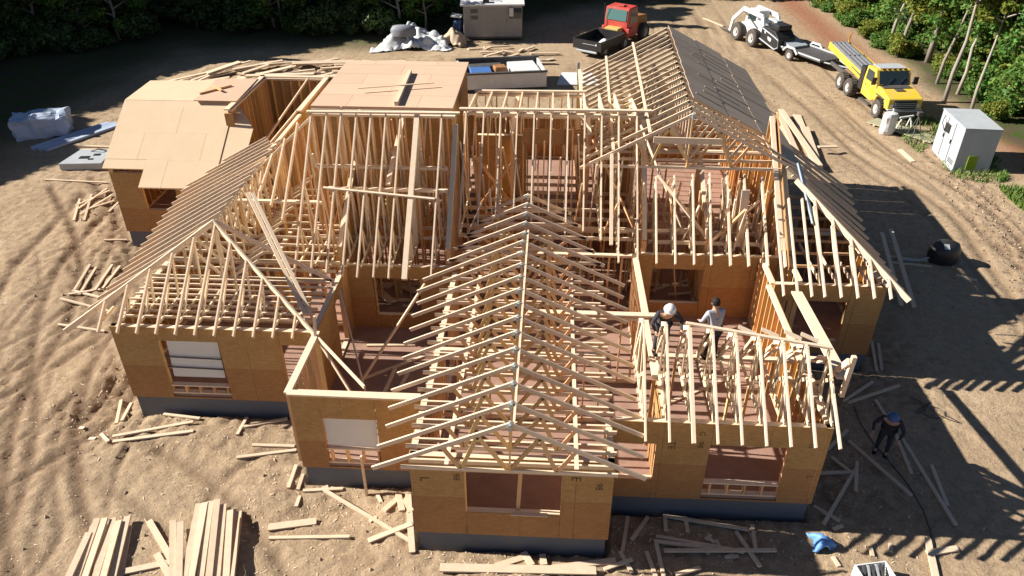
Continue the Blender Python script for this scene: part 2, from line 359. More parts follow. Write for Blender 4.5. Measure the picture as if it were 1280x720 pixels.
nstud = [0]; REST = MB()
def wall(p0, p1, z0=FZ, z1=WT, ops=(), sheath=True, out=1, gap=.41, name='wall', z1b=None, thick=.14, lower=None, skip=(), studs=True, inner=False, extra_plate=True):
    """framed wall from p0 to p1 (plan). ops: (s0,s1,a,b,sill) openings in the sheathing. out=+1: sheathing on the right of p0->p1."""
    p0 = Vector(p0); p1 = Vector(p1); L = (p1 - p0).length; d = (p1 - p0) / L; nr = Vector((d.y, -d.x)) * out
    z1b = z1 if z1b is None else z1b
    top = lambda s_: z1 + (z1b - z1) * s_ / L
    def P(s_, o, z): q_ = p0 + d * s_ + nr * o; return (q_.x, q_.y, z)
    root = None
    if sheath:
        zs = FZ - .17 if z0 == FZ else z0
        xs = sorted({0, L} | {v for o in ops for v in o[:2]}); mid = zs + 1.22 if lower is None else lower
        ups = MB(); los = MB()
        def panel(a, b_, za, zb0, zb1):
            # split at the seam between the two rows of sheets
            def pc(mb, za_, zb0_, zb1_, k):
                if min(zb0_, zb1_) - za_ < .01: return
                x = a; cuts = [a]
                t = math.ceil(a / 1.22 + .01) * 1.22
                while t < b_ - .05: cuts.append(t); t += 1.22
                cuts.append(b_)
                for u, v in zip(cuts, cuts[1:]):
                    f0 = (u - a) / (b_ - a); f1 = (v - a) / (b_ - a); e = .005
                    q0 = zb0_ + (zb1_ - zb0_) * f0; q1 = zb0_ + (zb1_ - zb0_) * f1
                    vs = [P(u + e, .0, za_), P(v - e, .0, za_), P(v - e, .0, q1), P(u + e, .0, q0), P(u + e, -.014, za_), P(v - e, -.014, za_), P(v - e, -.014, q1), P(u + e, -.014, q0)]
                    mb.add(vs, [(0, 1, 2, 3), (7, 6, 5, 4), (0, 4, 5, 1), (1, 5, 6, 2), (2, 6, 7, 3), (3, 7, 4, 0)])
            if za < mid - .02: pc(los, za, min(zb0, mid), min(zb1, mid), 0)
            if max(zb0, zb1) > mid: pc(ups, max(za, mid + .003), zb0, zb1, 1)
        for a, b_ in zip(xs, xs[1:]):
            o = [o for o in ops if o[0] <= a + 1e-4 and o[1] >= b_ - 1e-4]
            if not o: panel(a, b_, zs, top(a), top(b_))
            else:
                if o[0][2] > zs + .02: panel(a, b_, zs, o[0][2], o[0][2])
                if o[0][3] < top(a) - .02: panel(a, b_, o[0][3], top(a), top(b_))
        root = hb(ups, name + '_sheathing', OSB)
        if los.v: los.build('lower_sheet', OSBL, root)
    # framing
    oi = -.016 - thick / 2 if sheath else 0
    pls = []
    def plb(nm, *a): m_ = MB(); m_.beam(*a); pls.append((nm, m_))
    plb('bottom_plate', P(.022, oi, z0 + .02), P(L - .022, oi, z0 + .02), thick, .04)
    m_ = MB().beam(P(.022, oi, z1 - .04), P(L - .022, oi, z1b - .04), thick, .078); pls.append(('wall_top_plate', m_))
    st = []
    n_ = max(1, round(L / gap))
    for i in range(n_ + 1):
        s_ = min(max(i * L / n_, .025), L - .025)
        inside = [o for o in ops if o[0] + .03 < s_ < o[1] - .03]
        if any(a < s_ < b_ for a, b_ in skip): continue
        jx = random.uniform(-.03, .03)
        if not inside: st.append((s_ + (jx if 0 < i < n_ else 0), z0 + .04, top(s_) - .08))
        else:
            o = inside[0]; sill = o[4] if len(o) > 4 else o[2]
            if sill > z0 + .15: st.append((s_, z0 + .04, sill - .04))
    for o in ops:
        sill = o[4] if len(o) > 4 else o[2]
        if sill > z0 + .15: plb('window_sill', P(o[0], oi, sill - .02), P(o[1], oi, sill - .02), thick + .004, .04)
        plb('header', P(o[0] - .05, oi, o[3] + .09), P(o[1] + .05, oi, o[3] + .09), thick - .03, .22)
        for e in (o[0] - .03, o[1] + .03): st.append((e, z0 + .04, min(top(o[0]), top(o[1])) - .08))
    if root is None: root = hb(pls.pop(1)[1], 'stud_wall', LUM)
    for nm, m_ in pls: m_.build(nm, LUM, root)
    mb = REST
    for s_, a, b_ in st:
        if studs and nstud[0] < 96 and inner:
            m_ = MB(); m_.beam(P(s_, oi, a), P(s_, oi, b_), .04, thick, up=(nr.x, nr.y, 0)); m_.build('stud', STUD, root); nstud[0] += 1
        else: mb.beam(P(s_, oi, a), P(s_, oi, b_), .04, thick, up=(nr.x, nr.y, 0))
    return root

# front block
FW = wall((-2.88, 11.76), (1.60, 11.76), ops=[(1.2, 3.34, 1.33, 2.61)])
wall((1.6, 11.76), (1.6, 13.1)); wall((-2.88, 13.65), (-2.88, 11.76))
# printed grade marks on the sheets (letters and numbers run up the sheet, as in the photo)
def mark(txt, x, y, z, size, rot=0.0):
    cu = bpy.data.curves.new('grade_mark', 'FONT'); cu.body = txt; cu.size = size; cu.extrude = .0006; cu.align_x = 'CENTER'
    o = bpy.data.objects.new('grade_mark', cu); COL.objects.link(o)
    dg = bpy.context.evaluated_depsgraph_get(); m_ = bpy.data.meshes.new_from_object(o.evaluated_get(dg)); bpy.data.objects.remove(o)
    o = bpy.data.objects.new('grade_mark', m_); COL.objects.link(o); m_.materials.append(INK)
    o.matrix_world = Matrix.Translation((x, y, z)) @ Matrix.Rotation(rot, 4, 'Y') @ Matrix.Rotation(R(90), 4, 'X')
    o.parent = FW; o.matrix_parent_inverse = FW.matrix_parent_inverse.copy(); o.matrix_parent_inverse = Matrix.Translation(-HOFF) @ Matrix.Translation(HOFF)
    return o
mark('G', -1.93, 11.757, 2.86, .22, R(90)); mark('98', -1.93, 11.757, 2.45, .22, R(90))
mark('TE', .68, 11.757, 2.62, .30, R(90)); mark('G', 1.22, 11.757, 2.72, .22, R(90)); mark('98', 1.22, 11.757, 2.32, .22, R(90)); mark('L', -2.66, 11.757, 2.35, .3, R(90)); mark('TE', 2.95, 13.097, 2.35, .24, R(90)); mark('G', 3.62, 13.097, 2.75, .2, R(90)); mark('98', 3.62, 13.097, 2.4, .2, R(90)); mark('G', 6.15, 13.097, 2.5, .2, R(90)); mark('L', 6.3, 13.097, 1.5, .2, R(90))
hb(MB().beam((-.5, 11.9, 1.3), (-.44, 11.95, 2.62), .09, .04, up=(0, 1, 0)), 'window_prop', STUD)
# entry wall between the front block and the right wing, right wing
wall((1.6, 13.1), (6.6, 13.1), ops=[(.14, 1.08, 1.19, 2.38), (2.32, 4.12, .63, 2.40, 1.15)], lower=1.74)
wall((6.6, 13.1), (6.6, 19.2), z1b=WT); 
# C court (porch room)
wall((-6.1, 13.65), (-2.90, 13.65), ops=[(.70, 2.06, .63, 2.28, 1.26)], lower=1.5)
wall((-6.1, 16.1), (-6.1, 13.65), sheath=False); hb(MB().beam((-6.1, 13.62, 3.09), (-2.95, 13.62, 3.06), .18, .05), 'top_plate', LUM)
hb(MB().beam((-6.1, 13.6, 3.09), (-6.06, 16.1, 3.09), .17, .05), 'top_plate', LUM)
# left wing
wall((-11.75, 16.1), (-6.1, 16.1), ops=[(1.22, 2.9, .63, 2.62, 1.05), (4.6, 5.4, FZ, 2.6)], lower=1.72)
wall((-11.75, 25.8), (-11.75, 16.1)); wall((-6.1, 16.1), (-6.1, 19.6), ops=[(1.9, 2.8, FZ, 2.7)])
# back wall of the court and of the right court
wall((-6.1, 19.6), (-2.6, 19.6), ops=[(.75, 2.2, 1.25, 2.62)], lower=1.9)
wall((2.75, 20.75), (7.2, 20.75), ops=[(.6, 2.2, 1.25, 2.55)], lower=1.9)
wall((-11.6, 19.7), (-6.3, 19.7), sheath=False, gap=.6); 
wall((-2.6, 19.6), (-2.6, 20.7), sheath=False); wall((-2.6, 20.7), (2.75, 20.7), sheath=False, gap=.41, inner=True, skip=[(1.6, 3.4)])
wall((2.75, 20.6), (2.75, 17.4), sheath=False, gap=.30, inner=True); wall((-.6, 17.3), (2.9, 17.3), sheath=False, inner=True, skip=[(1.2, 2.4)])
wall((2.75, 17.2), (2.75, 14.7), sheath=False, gap=.6, skip=[(1.2, 2.2)]); wall((2.75, 14.6), (2.75, 13.25), lower=1.9)  # front stretch given added sheathing to shade the right wing floor
wall((-2.75, 19.4), (-2.75, 13.8), sheath=False, gap=.41, inner=True, skip=[(1.8, 2.8)])
wall((-2.7, 15.6), (1.5, 15.6), sheath=False, gap=.41, skip=[(1.6, 2.6)])
# right rear hip wing
wall((6.7, 19.2), (9.95, 19.2), ops=[(.35, 2.25, 1.05, 2.5, 1.05)], lower=1.7)
wall((9.95, 19.2), (9.95, 27)); 
wall((6.75, 19.25), (6.75, 20.7), lower=1.9)  # inner wall added to keep sun off the hip wing floor
# tall framing beneath the main roof
TALL_ = [((-9.6, 23.0), (-7.6, 23.0), 4.9, 6.5), ((-7.6, 23.0), (-3.0, 23.0), 6.62, 6.62), ((-2.9, 24.1), (3.1, 24.1), 6.35, 6.35)]
wall((-7.6, 23.0), (-3.0, 23.0), z1=6.62, sheath=False, gap=.27, inner=True, thick=.14)
wall((-9.8, 23.0), (-7.65, 23.0), z1=4.6, z1b=6.5, sheath=False, gap=.36, inner=True)
wall((-3.0, 22.9), (-3.0, 19.8), z1=6.4, z1b=3.6, sheath=False, gap=.36)
wall((-2.9, 24.1), (3.1, 24.1), z1=6.35, sheath=False, gap=.41, inner=True, skip=[(2.2, 3.9)])
hb(MB().beam((-.9, 24.1, 5.55), (1.2, 24.1, 5.55), .14, .5), 'header', OSBL)
wall((-9.6, 24.0), (-9.6, 27.6), z1=4.9, sheath=False, gap=.4)
wall((3.1, 24.0), (3.1, 20.9), z1=6.3, z1b=3.5, gap=.41, lower=3.0, out=-1)  # sheathing added to shade the bay to its right
wall((7.25, 20.9), (7.25, 24.2), z1=3.7, z1b=6.4, lower=3.0, out=1); hb(MB().add([(7.32, 20.1, 3.0), (7.32, 24.25, 3.0), (7.32, 24.25, 6.55), (7.32, 20.1, 3.12), (7.34, 20.1, 3.0), (7.34, 24.25, 3.0), (7.34, 24.25, 6.55), (7.34, 20.1, 3.12)], [(0, 1, 2, 3), (7, 6, 5, 4), (0, 4, 5, 1), (1, 5, 6, 2), (2, 6, 7, 3), (3, 7, 4, 0)]), 'gable_sheathing', OSBI); wall((7.35, 24.3), (7.35, 27.0), z1=5.2, lower=3.0)
wall((3.15, 24.3), (7.2, 24.3), z1=5.1, sheath=False, gap=.41, inner=True, skip=[(1.1, 3.0)])
wall((-6.9, 21.2), (-3.1, 21.2), z1=4.9, sheath=False, gap=.5); wall((-9.9, 21.4), (-7.1, 21.4), z1=4.3, sheath=False, gap=.45)
wall((-5.0, 21.3), (-5.0, 24.6), z1=5.0, z1b=6.0, sheath=False, gap=.45); wall((5.0, 21.0), (5.0, 24.0), z1=3.6, z1b=5.0, sheath=False, gap=.45)
wall((.1, 20.8), (.1, 24.0), z1=3.05, sheath=False, gap=.5)
wall((-2.9, 28.1), (1.2, 28.1), z1=5.65, sheath=False, gap=.41); wall((1.2, 33.6), (1.2, 24.3), z1=5.0, sheath=False, gap=.5)
wall((-6.4, 19.8), (-6.4, 22.6), z1=3.6, z1b=5.2, lower=2.4, out=-1)  # sheathed partition added to darken the floor behind the court window
wall((-8.5, 20.0), (-8.5, 22.9), z1=3.0, sheath=False, gap=.45)
# second block with the flat plywood deck
wall((-8.1, 24.95), (-3.4, 24.95), z1=6.12, lower=3.6); wall((-3.4, 24.95), (-3.4, 30.1), z1=6.12, lower=3.6, out=1)
wall((-8.1, 30.1), (-8.1, 24.95), z1=6.12, lower=3.6); wall((-3.4, 30.1), (-8.1, 30.1), z1=6.12, lower=3.6)
dk = hb(MB().box(-8.20, 24.82, 6.12, -3.35, 30.18, 6.2), 'flat_roof_deck', ROOFD)
for r_ in range(5):
    xs_ = [-8.22] + [x for x in ([-5.78] if r_ % 2 else [-7.0, -4.56])] + [-3.33]; y0 = 24.8 + r_ * 1.22
    for a, b_ in zip(xs_, xs_[1:]): MB().box(a + .004, y0 + .004, 6.203, b_ - .004, min(y0 + 1.212, 30.2), 6.22).build('deck_sheet', ROOFD, dk)
MB().beam((-8.2, 24.78, 6.05), (-3.35, 24.78, 6.05), .04, .14).build('rim_joist', LUM, dk)
# open room behind the garage
wall((-12.4, 31.7), (-12.4, 27.6), z1=5.0, lower=3.2); wall((-9.6, 31.7), (-12.4, 31.7), z1=5.0, lower=3.2)
wall((-9.6, 31.6), (-9.6, 27.7), z1=5.0, sheath=False, gap=.36)
for a, b_ in (((-12.4, 27.5, 5.04), (-12.4, 31.8, 5.04)), ((-12.5, 31.72, 5.04), (-9.5, 31.72, 5.04)), ((-9.6, 27.5, 5.04), (-9.6, 31.7, 5.04))): hb(MB().beam(a, b_, .2, .05), 'top_plate', LUM)
hb(MB().beam((-12.3, 27.5, 3.2), (-9.6, 27.5, 3.2), .1, .2), 'header', STUD)
# garage wing
wall((-16.7, 25.8), (-11.75, 25.8), z1=3.1, ops=[(1.1, 2.4, 1.55, 2.8), (2.9, 4.6, FZ, 2.8)], lower=1.6)
wall((-16.7, 34), (-16.7, 25.8), z1=3.3); wall((8.0, 27), (8.0, 33.6), z1=5.05, lower=3.0); wall((8.0, 33.8), (-16.7, 33.8), z1=3.0)
zr = lambda y: 3.38 + .62 * (y - 25.8)
for r_ in range(3):   # thin top sheets, seams showing
    y0 = 25.0 + r_ * 1.06; y1 = y0 + 1.058
    for a, b_ in (((-16.84, -15.62), (-15.61, -13.2), (-13.19, -12.43)) if r_ % 2 else ((-16.84, -14.4), (-14.39, -12.43))):
        if a < -15.3 and y0 < 25.7: a = -15.24
        if b_ - a > .1: hb(MB().slab([(a, max(y0, 25.0), zr(y0) + .012), (b_, y0, zr(y0) + .012), (b_, y1, zr(y1) + .012), (a, y1, zr(y1) + .012)], .01), 'roof_sheet', ROOFP)
gr_ = hb(MB().slab([(-16.85, 25.7, zr(25.7)), (-15.25, 25.7, zr(25.7)), (-15.25, 28.45, zr(28.45)), (-16.85, 28.45, zr(28.45))], .06), 'roof_sheet', ROOFP)
hb(MB().slab([(-15.246, 25.0, zr(25.0)), (-12.42, 25.0, zr(25.0)), (-12.42, 28.45, zr(28.45)), (-15.246, 28.45, zr(28.45))], .06), 'roof_sheet', ROOFP)
hb(MB().slab([(-12.40, 25.4, zr(25.4) - .02), (-11.5, 26.0, zr(26.0) - .02), (-11.45, 27.4, zr(27.4) - .02), (-12.2, 28.3, zr(28.3) - .02), (-12.40, 28.3, zr(28.3) - .02)], .05), 'roof_sheet', ROOFP)
hb(MB().slab([(-16.85, 28.46, zr(28.45) + .01), (-12.3, 28.46, zr(28.45) + .01), (-12.45, 31.3, 5.0), (-17.0, 31.0, 5.0)], .06), 'roof_sheet', ROOFP)
hb(MB().slab([(-14.0, 28.3, zr(28.45) + .09), (-12.28, 28.3, zr(28.45) + .09), (-12.42, 31.2, 5.1), (-14.1, 31.1, 5.1)], .03), 'roof_sheet', ROOFD)
hb(MB().beam((-12.35, 27.5, .8), (-12.35, 27.5, 4.9), .3, .1, up=(0, 1, 0)), 'corner_post', OSBI)

# ---- trusses
CNT = 0
def plate_at(p, nrm, parent, s=.16):
    m_ = MB(); m_.beam(Vector(p) - Vector((0, 0, s / 2)), Vector(p) + Vector((0, 0, s / 2)), .056, s, up=nrm if abs(nrm[2]) < .5 else (1, 0, 0)); return m_.build('connector_plate', PLATE, parent)
def gable_truss(ax, c, L_, Rr, apex, zb, w=.042, left=True, right=True, webs=True, detail=False, cut_r=None, depth=.10, name='roof_truss', bl=None, br=None):
    """truss in the plane perpendicular to `ax`='y' (spans X at y=c) or 'x' (spans Y at x=c).
    L_, Rr, apex = (u, z). zb = bottom chord height."""
    P = (lambda u, z: (u, c, z)) if ax == 'y' else (lambda u, z: (c, u, z))
    up = (0, 0, 1); root = None; jit = random.uniform(-.012, .012)
    ch = []
    if left: ch.append((P(L_[0] + jit * 3, L_[1]), P(apex[0], apex[1])))
    if right: ch.append((P(apex[0], apex[1]), P(Rr[0] + jit * 3, Rr[1])))
    f = lambda u: (L_[1] + (apex[1] - L_[1]) * (u - L_[0]) / (apex[0] - L_[0])) if u <= apex[0] else (Rr[1] + (apex[1] - Rr[1]) * (u - Rr[0]) / (apex[0] - Rr[0]))
    b0 = bl if bl is not None else L_[0] + .62; b1 = br if br is not None else Rr[0] - .62
    bot = (P(b0, zb), P(b1, zb)); wb = []
    if webs:
        W = b1 - b0; us = [b0 + W * t for t in (.2, .36, .5, .64, .8)]; bs = [b0 + W * t for t in (.28, .5, .5, .5, .72)]
        wb = [(P(us[0], f(us[0]) - .1), P(b0 + W * .28, zb)), (P(b0 + W * .28, zb), P(us[1], f(us[1]) - .1)), (P(us[1], f(us[1]) - .1), P(b0 + W * .5, zb)),
              (P(apex[0], apex[1] - .12), P(apex[0], zb)), (P(b0 + W * .5, zb), P(us[3], f(us[3]) - .1)), (P(us[3], f(us[3]) - .1), P(b0 + W * .72, zb)), (P(b0 + W * .72, zb), P(us[4], f(us[4]) - .1))]
    wide = random.uniform(.9, 1.1)
    if detail:
        root = hb(MB().beam(*bot, w, .09), name, LUM)
        for a, b_ in ch: MB().beam(a, b_, w, depth, off=-depth / 2).build('top_chord', LUM, root)
        m_ = MB(); [m_.beam(a, b_, w * .9, .085) for a, b_ in wb]
        if m_.v: m_.build('web', STUD, root)
        plate_at(P(apex[0], apex[1] - .1), (0, 1, 0) if ax == 'y' else (1, 0, 0), root)
    else:
        m_ = MB().beam(*bot, w, .09); [m_.beam(a, b_, w, depth, off=-depth / 2) for a, b_ in ch]; [m_.beam(a, b_, w * .9, .085) for a, b_ in wb]
        root = hb(m_, name, LUM)
    return root
# front gable: 13 full trusses, then the shorter valley set running up the main roof
for i in range(13):
    y = 11.36 + i * .625; s_ = random.uniform(-.03, .03)
    gable_truss('y', y + s_ * .5, (-3.56 + s_ - .012 * i, 3.1), (2.26 + s_, 3.1), (-.65 - .004 * i, 4.5), 3.13, detail=True)
for i, h_ in enumerate((2.35, 2.15, 1.95, 1.7, 1.4)):
    y = 19.4 + i * .62; z = 4.5 - h_ * .45
    gable_truss('y', y, (-.66 - h_, z), (-.66 + h_, z), (-.66, 4.5), z + .02, name='valley_truss', detail=True, bl=-.66 - h_ + .1, br=-.66 + h_ - .1, webs=i < 2)
for y0, y1 in ((11.36, 15.4), (15.0, 19.6)): hb(MB().beam((-.57, y0, 4.43), (-.57, y1, 4.42), .05, .03), 'ridge_brace', LUM)
for i in range(12):
    hb(MB().beam((-2.85, 11.66 + i * .625, 3.02), (1.55, 11.66 + i * .625, 3.02), .05, .10), 'ceiling_joist', LUM)
hb(MB().beam((-2.0, 11.4, 3.19), (-1.95, 19.0, 3.19), .09, .03), 'ridge_brace', LUM); hb(MB().beam((.75, 11.4, 3.19), (.72, 19.0, 3.19), .09, .03), 'ridge_brace', LUM)
# main roof, left: steep mono trusses facing the camera
def mono(x, y0, z0, y1, z1, ybot, zb=3.1, w=.042, dp=.14, webs=True, post=True, name='mono_truss', xt=0, nweb=3, m=LUM, tail=.6):
    m_ = MB(); P = lambda y, z: (x + xt * (y - y0) / (y1 - y0), y, z)
    m_.beam(P(y0, z0), P(y1, z1), w, dp, off=-dp / 2)
    f = lambda y: z0 + (z1 - z0) * (y - y0) / (y1 - y0)
    if webs:
        m_.beam(P(y0 + tail, zb), P(ybot, zb), w, .09)
        if post: m_.beam(P(y1 - .02, zb), P(y1 - .02, z1 - .1), w, .09, up=(0, 1, 0))
        a = y0 + tail
        for k in range(nweb):
            ya = a + (y1 - a) * (k + .6) / (nweb + .3); yb = a + (y1 - a) * (k + 1.1) / (nweb + .3)
            m_.beam(P(ya, zb), P(ya + .02, f(ya) - .12), w * .9, .085, up=(0, 1, 0)); m_.beam(P(ya, f(ya) - .12), P(min(yb, y1), zb), w * .9, .085)
    return hb(m_, name, m)
for i, x in enumerate((-7.52, -7.02, -6.56, -6.08, -5.62, -5.14, -4.68)):
    mono(x, 18.88 + random.uniform(-.03, .03), 3.1, 22.8, 6.72 + random.uniform(-.03, .03), 23.8, xt=-.05)
mono(-4.2, 18.84, 3.1, 22.8, 6.74, 23.8, w=.16, dp=.16); mono(-3.42, 18.9, 3.1, 22.8, 6.74, 23.8)
for i, x in enumerate((-8.1, -8.6, -9.1)): mono(x, 20.2 + i * .55, 4.25 + i * .2, 22.9, 6.35 - i * .55, 23.8, webs=False)
for i in range(5): mono(-9.6 - .35 * i, 21.5, 3.1, 23.0 + .1 * i, 4.7 - .2 * i, 24, nweb=1)
hb(MB().beam((-7.7, 22.78, 6.74), (-2.85, 22.78, 6.78), .14, .06), 'top_plate', LUM)
hb(MB().beam((-6.9, 20.9, 5.02), (-3.45, 20.7, 4.82), .1, .04), 'ridge_brace', LUM)
# main roof, middle: only the upper part of each rafter shows above the valley
for i, x in enumerate((-2.78, -2.2, -1.65, -1.1, -.55, 0, .55, 1.1, 1.65)):
    zb_ = max(4.3 - .25 * abs(x + .65) * 1.3, 3.5); y = 24 - (6.5 - zb_) / .9
    mono(x, y, zb_, 24.0, 6.5, 25, tail=.2, nweb=1, name='mono_truss', webs=i % 2 == 0, zb=3.4)
for i, x in enumerate((2.2, 2.78)): mono(x, 20.15, 3.1, 24.0, 6.5, 25.2)
hb(MB().beam((-3.0, 23.98, 6.50), (3.25, 23.98, 6.54), .14, .06), 'top_plate', LUM)
hb(MB().beam((1.95, 20.4, 3.55), (1.95, 22.6, 5.6), .1, .09), 'valley_board', LUM)
for i, x in enumerate((-2.7, -2.15, -1.6, -1.05, -.5, .05, .6, 1.15, 1.7, 2.25, 2.8)):
    m_ = MB().beam((x, 24.06, 6.5), (x + .12 * (i - 5) / 5, 28.1, 5.75), .05, .26, off=-.13); m_.beam((x, 24.4, 4.2), (x, 26.6, 5.9), .04, .09); m_.beam((x, 26.6, 5.9), (x, 27.9, 4.2), .04, .09)
    hb(m_, 'back_rafter', LUM)
hb(MB().beam((-2.9, 28.1, 5.74), (1.3, 28.1, 5.78), .14, .08), 'top_plate', LUM)
# main roof, right part
for i, x in enumerate((3.36, 3.93, 4.5, 5.02)): mono(x, 20.15, 3.1, 22.25, 5.05 + .05 * i, 25)
for i, x in enumerate((5.6, 6.15, 6.72, 7.25)): mono(x, 20.15, 3.1, 22.5, 5.15 - .08 * i, 25, w=.055)
for a, b_ in (((3.4, 22.2, 5.1), (5.2, 21.2, 3.2)), ((2.2, 21.4, 3.5), (4.4, 21.6, 3.5)), ((2.9, 23.6, 6.2), (4.3, 21.5, 3.4)), ((5.1, 21.2, 3.3), (7.1, 22.4, 4.6)), ((3.6, 23.2, 5.0), (5.5, 23.2, 5.0))):
    hb(MB().beam(a, b_, .045, .1), 'diagonal_brace', LUM)
hb(MB().beam((7.35, 20.6, 3.4), (7.32, 23.0, 5.35), .36, .05, up=(0, -1, 1)), 'rake_board', ROOFP)
hb(MB().beam((6.05, 21.3, 3.1), (6.0, 21.45, 5.0), .24, .04, up=(0, 1, 0)), 'corner_post', LUM)
# big gable roof at the right rear
for i in range(18):
    y = 22.7 + i * .61; s_ = random.uniform(-.02, .02); d_ = .022 * i
    gable_truss('y', y, (.95 + s_ + d_, 5.1), (8.0 + d_, 5.1), (4.35 + d_, 6.95), 5.15, detail=(i < 1), webs=i < 12)
hb(MB().beam((3.2, 22.55, 6.12), (5.3, 22.55, 6.10), .05, .2), 'collar_beam', LUM)
zf = lambda x: 6.95 - (x - 4.5) * .515 + .01
for k in range(8):   # weathered sheets laid in courses, with slits between them and a ragged front
    y0 = 22.8 + k * 1.32; off = .022 * k * 2.1; x0 = 4.5 + off
    for c_ in range(3):
        xa = x0 + c_ * 1.22 + .02; xb = min(xa + 1.212, 8.12 + off) + (random.uniform(-.06, .05) if c_ == 2 else 0)
        if k == 0 and c_ < 2: continue
        j_ = random.uniform(-.05, .05); y_ = y0 + (.35 if c_ % 2 else 0) + j_
        hb(MB().slab([(xa, y_, zf(xa - off)), (xb, y_, zf(xb - off)), (xb, y_ + 1.34, zf(xb - off) + .02), (xa, y_ + 1.34, zf(xa - off) + .02)], .018), 'slope_sheet', ROOFW)
for xx in (2.0, 3.1): hb(MB().beam((xx, 22.7, 5.1 + (xx - .95) * .544 + .02), (xx + .3, 33.2, 5.1 + (xx - .95) * .544 + .02), .09, .04), 'ridge_brace', LUM)
for k in range(15):   # loose battens over the weathered sheets
    y = 22.9 + k * .66 + random.uniform(0, .2); x0 = 4.7 + random.uniform(0, 1.8); x1 = min(x0 + random.uniform(.8, 2.6), 8.5); zf = lambda x: 6.95 - (x - 4.5 - .02 * k) * .515 + .03
    hb(MB().beam((x0, y, zf(x0)), (x1, y + .02, zf(x1)), .04, .03), 'batten', mat('grey_batten', (.50, .38, .26), .8, isl=.3))
# right rear hip wing roof
RX, RZ = 7.45, 5.35
slope = lambda x: RZ - (x - RX) * (RZ - 3.05) / (10.35 - RX)
for i in range(8):
    y = 21.9 + i * .64; hb(MB().beam((RX + .02, y, RZ), (10.4 + .09 * i + random.uniform(-.05, .05), y - .25, 3.0), .042, .09, off=-.05), 'jack_rafter', LUM)
hipz = lambda t: (RX + .1 + (10.35 - RX - .1) * t, 21.7 - 3.0 * t, 5.3 - 2.25 * t)
hb(MB().beam(hipz(0), hipz(1.02), .045, .18, off=-.07), 'hip_rafter', LUM)
for k in range(1, 6):
    a = hipz(k / 6); hb(MB().beam(a, (10.42, a[1], 3.02), .042, .12, off=-.06), 'jack_rafter', LUM)
    hb(MB().beam(a, (a[0], 18.66, 3.02), .042, .12, off=-.06), 'jack_rafter', LUM)
    hb(MB().beam((a[0], 19.25, 3.1), (a[0] - .05, a[1] - .2, a[2] - .2), .042, .09), 'diagonal_brace', LUM)
    hb(MB().beam((a[0], 19.25, 3.1), (a[0], a[1] + .4, 3.1), .042, .09), 'diagonal_brace', LUM)
for x in (6.85, 7.25, 7.65): hb(MB().beam((x, 18.66, 3.02), (x, 21.2, 4.9), .042, .12, off=-.06), 'jack_rafter', LUM)
hb(MB().beam((7.75, 22.4, 5.45), (7.95, 20.6, 4.3), .30, .05, up=(1, 0, 1)), 'rake_board', mat('bluish_board', (.30, .36, .42), .7))
for i in range(7): hb(MB().beam((7.5, 20.2 + i * .8, 3.1), (9.9, 20.2 + i * .8, 3.1), .042, .09), 'ceiling_joist', STUD)
wall((7.5, 19.4), (7.5, 26.8), z1=3.05, sheath=False, gap=.5); wall((7.6, 22.5), (9.8, 22.5), sheath=False, gap=.5)
for i in range(9):   # joists crossing the main bays
    y = 21.2 + i * .66
    if y < 24.8: hb(MB().beam((-7.6, y, 3.16), (-3.1, y + .05, 3.16), .05, .1), 'ceiling_joist', LUM)
    if i < 8: hb(MB().beam((-2.9, y + .3, 3.16), (3.0, y + .3, 3.16), .05, .12), 'ceiling_joist', LUM)
    if y < 24: hb(MB().beam((3.2, y + .1, 3.2), (7.1, y + .1, 3.2), .05, .12), 'ceiling_joist', LUM)
wall((-2.8, 26.2), (2.9, 26.2), z1=5.5, sheath=False, gap=.41, skip=[(2.0, 3.2)]); wall((-2.7, 22.3), (2.7, 22.3), z1=3.05, sheath=False, gap=.41, skip=[(2.2, 3.1)])
wall((1.3, 24.2), (1.3, 28.0), z1=5.6, sheath=False, gap=.41); wall((-1.2, 24.2), (-1.2, 28.0), z1=5.6, gap=.41, lower=3.2)
wall((3.3, 22.6), (7.1, 22.6), z1=3.1, sheath=False, gap=.36, skip=[(1.6, 2.5)]); wall((-7.5, 22.2), (-3.2, 22.2), z1=5.2, sheath=False, gap=.24)
wall((-2.5, 24.5), (-.8, 24.5), z1=5.4, lower=3.2); wall((1.7, 24.9), (2.9, 24.9), z1=5.0, lower=3.2)
wall((2.9, 15.7), (6.4, 15.7), sheath=False, gap=.5, skip=[(.8, 2.0)], z1=3.0)
for k in range(64):  # temporary props and blocking standing in the bays
    x = random.choice([random.uniform(-7.4, -3.2), random.uniform(-2.7, 2.8), random.uniform(3.3, 7.0)]); y = random.uniform(21.3, 24.0); z0_ = FZ if random.random() < .5 else 3.2; dx_, dy_ = random.gauss(0, .35), random.gauss(0, .3); zt = 3.1 + (y - 19.6) * .75
    if x > 3: y = min(y, 22.2); zt = min(zt, 4.9)
    hb(MB().beam((x, y, z0_), (x + dx_, y + dy_, max(zt, z0_ + .6)), .042, .1, up=(0, 1, 0)), 'temporary_prop', LUM if k % 2 else STUD)
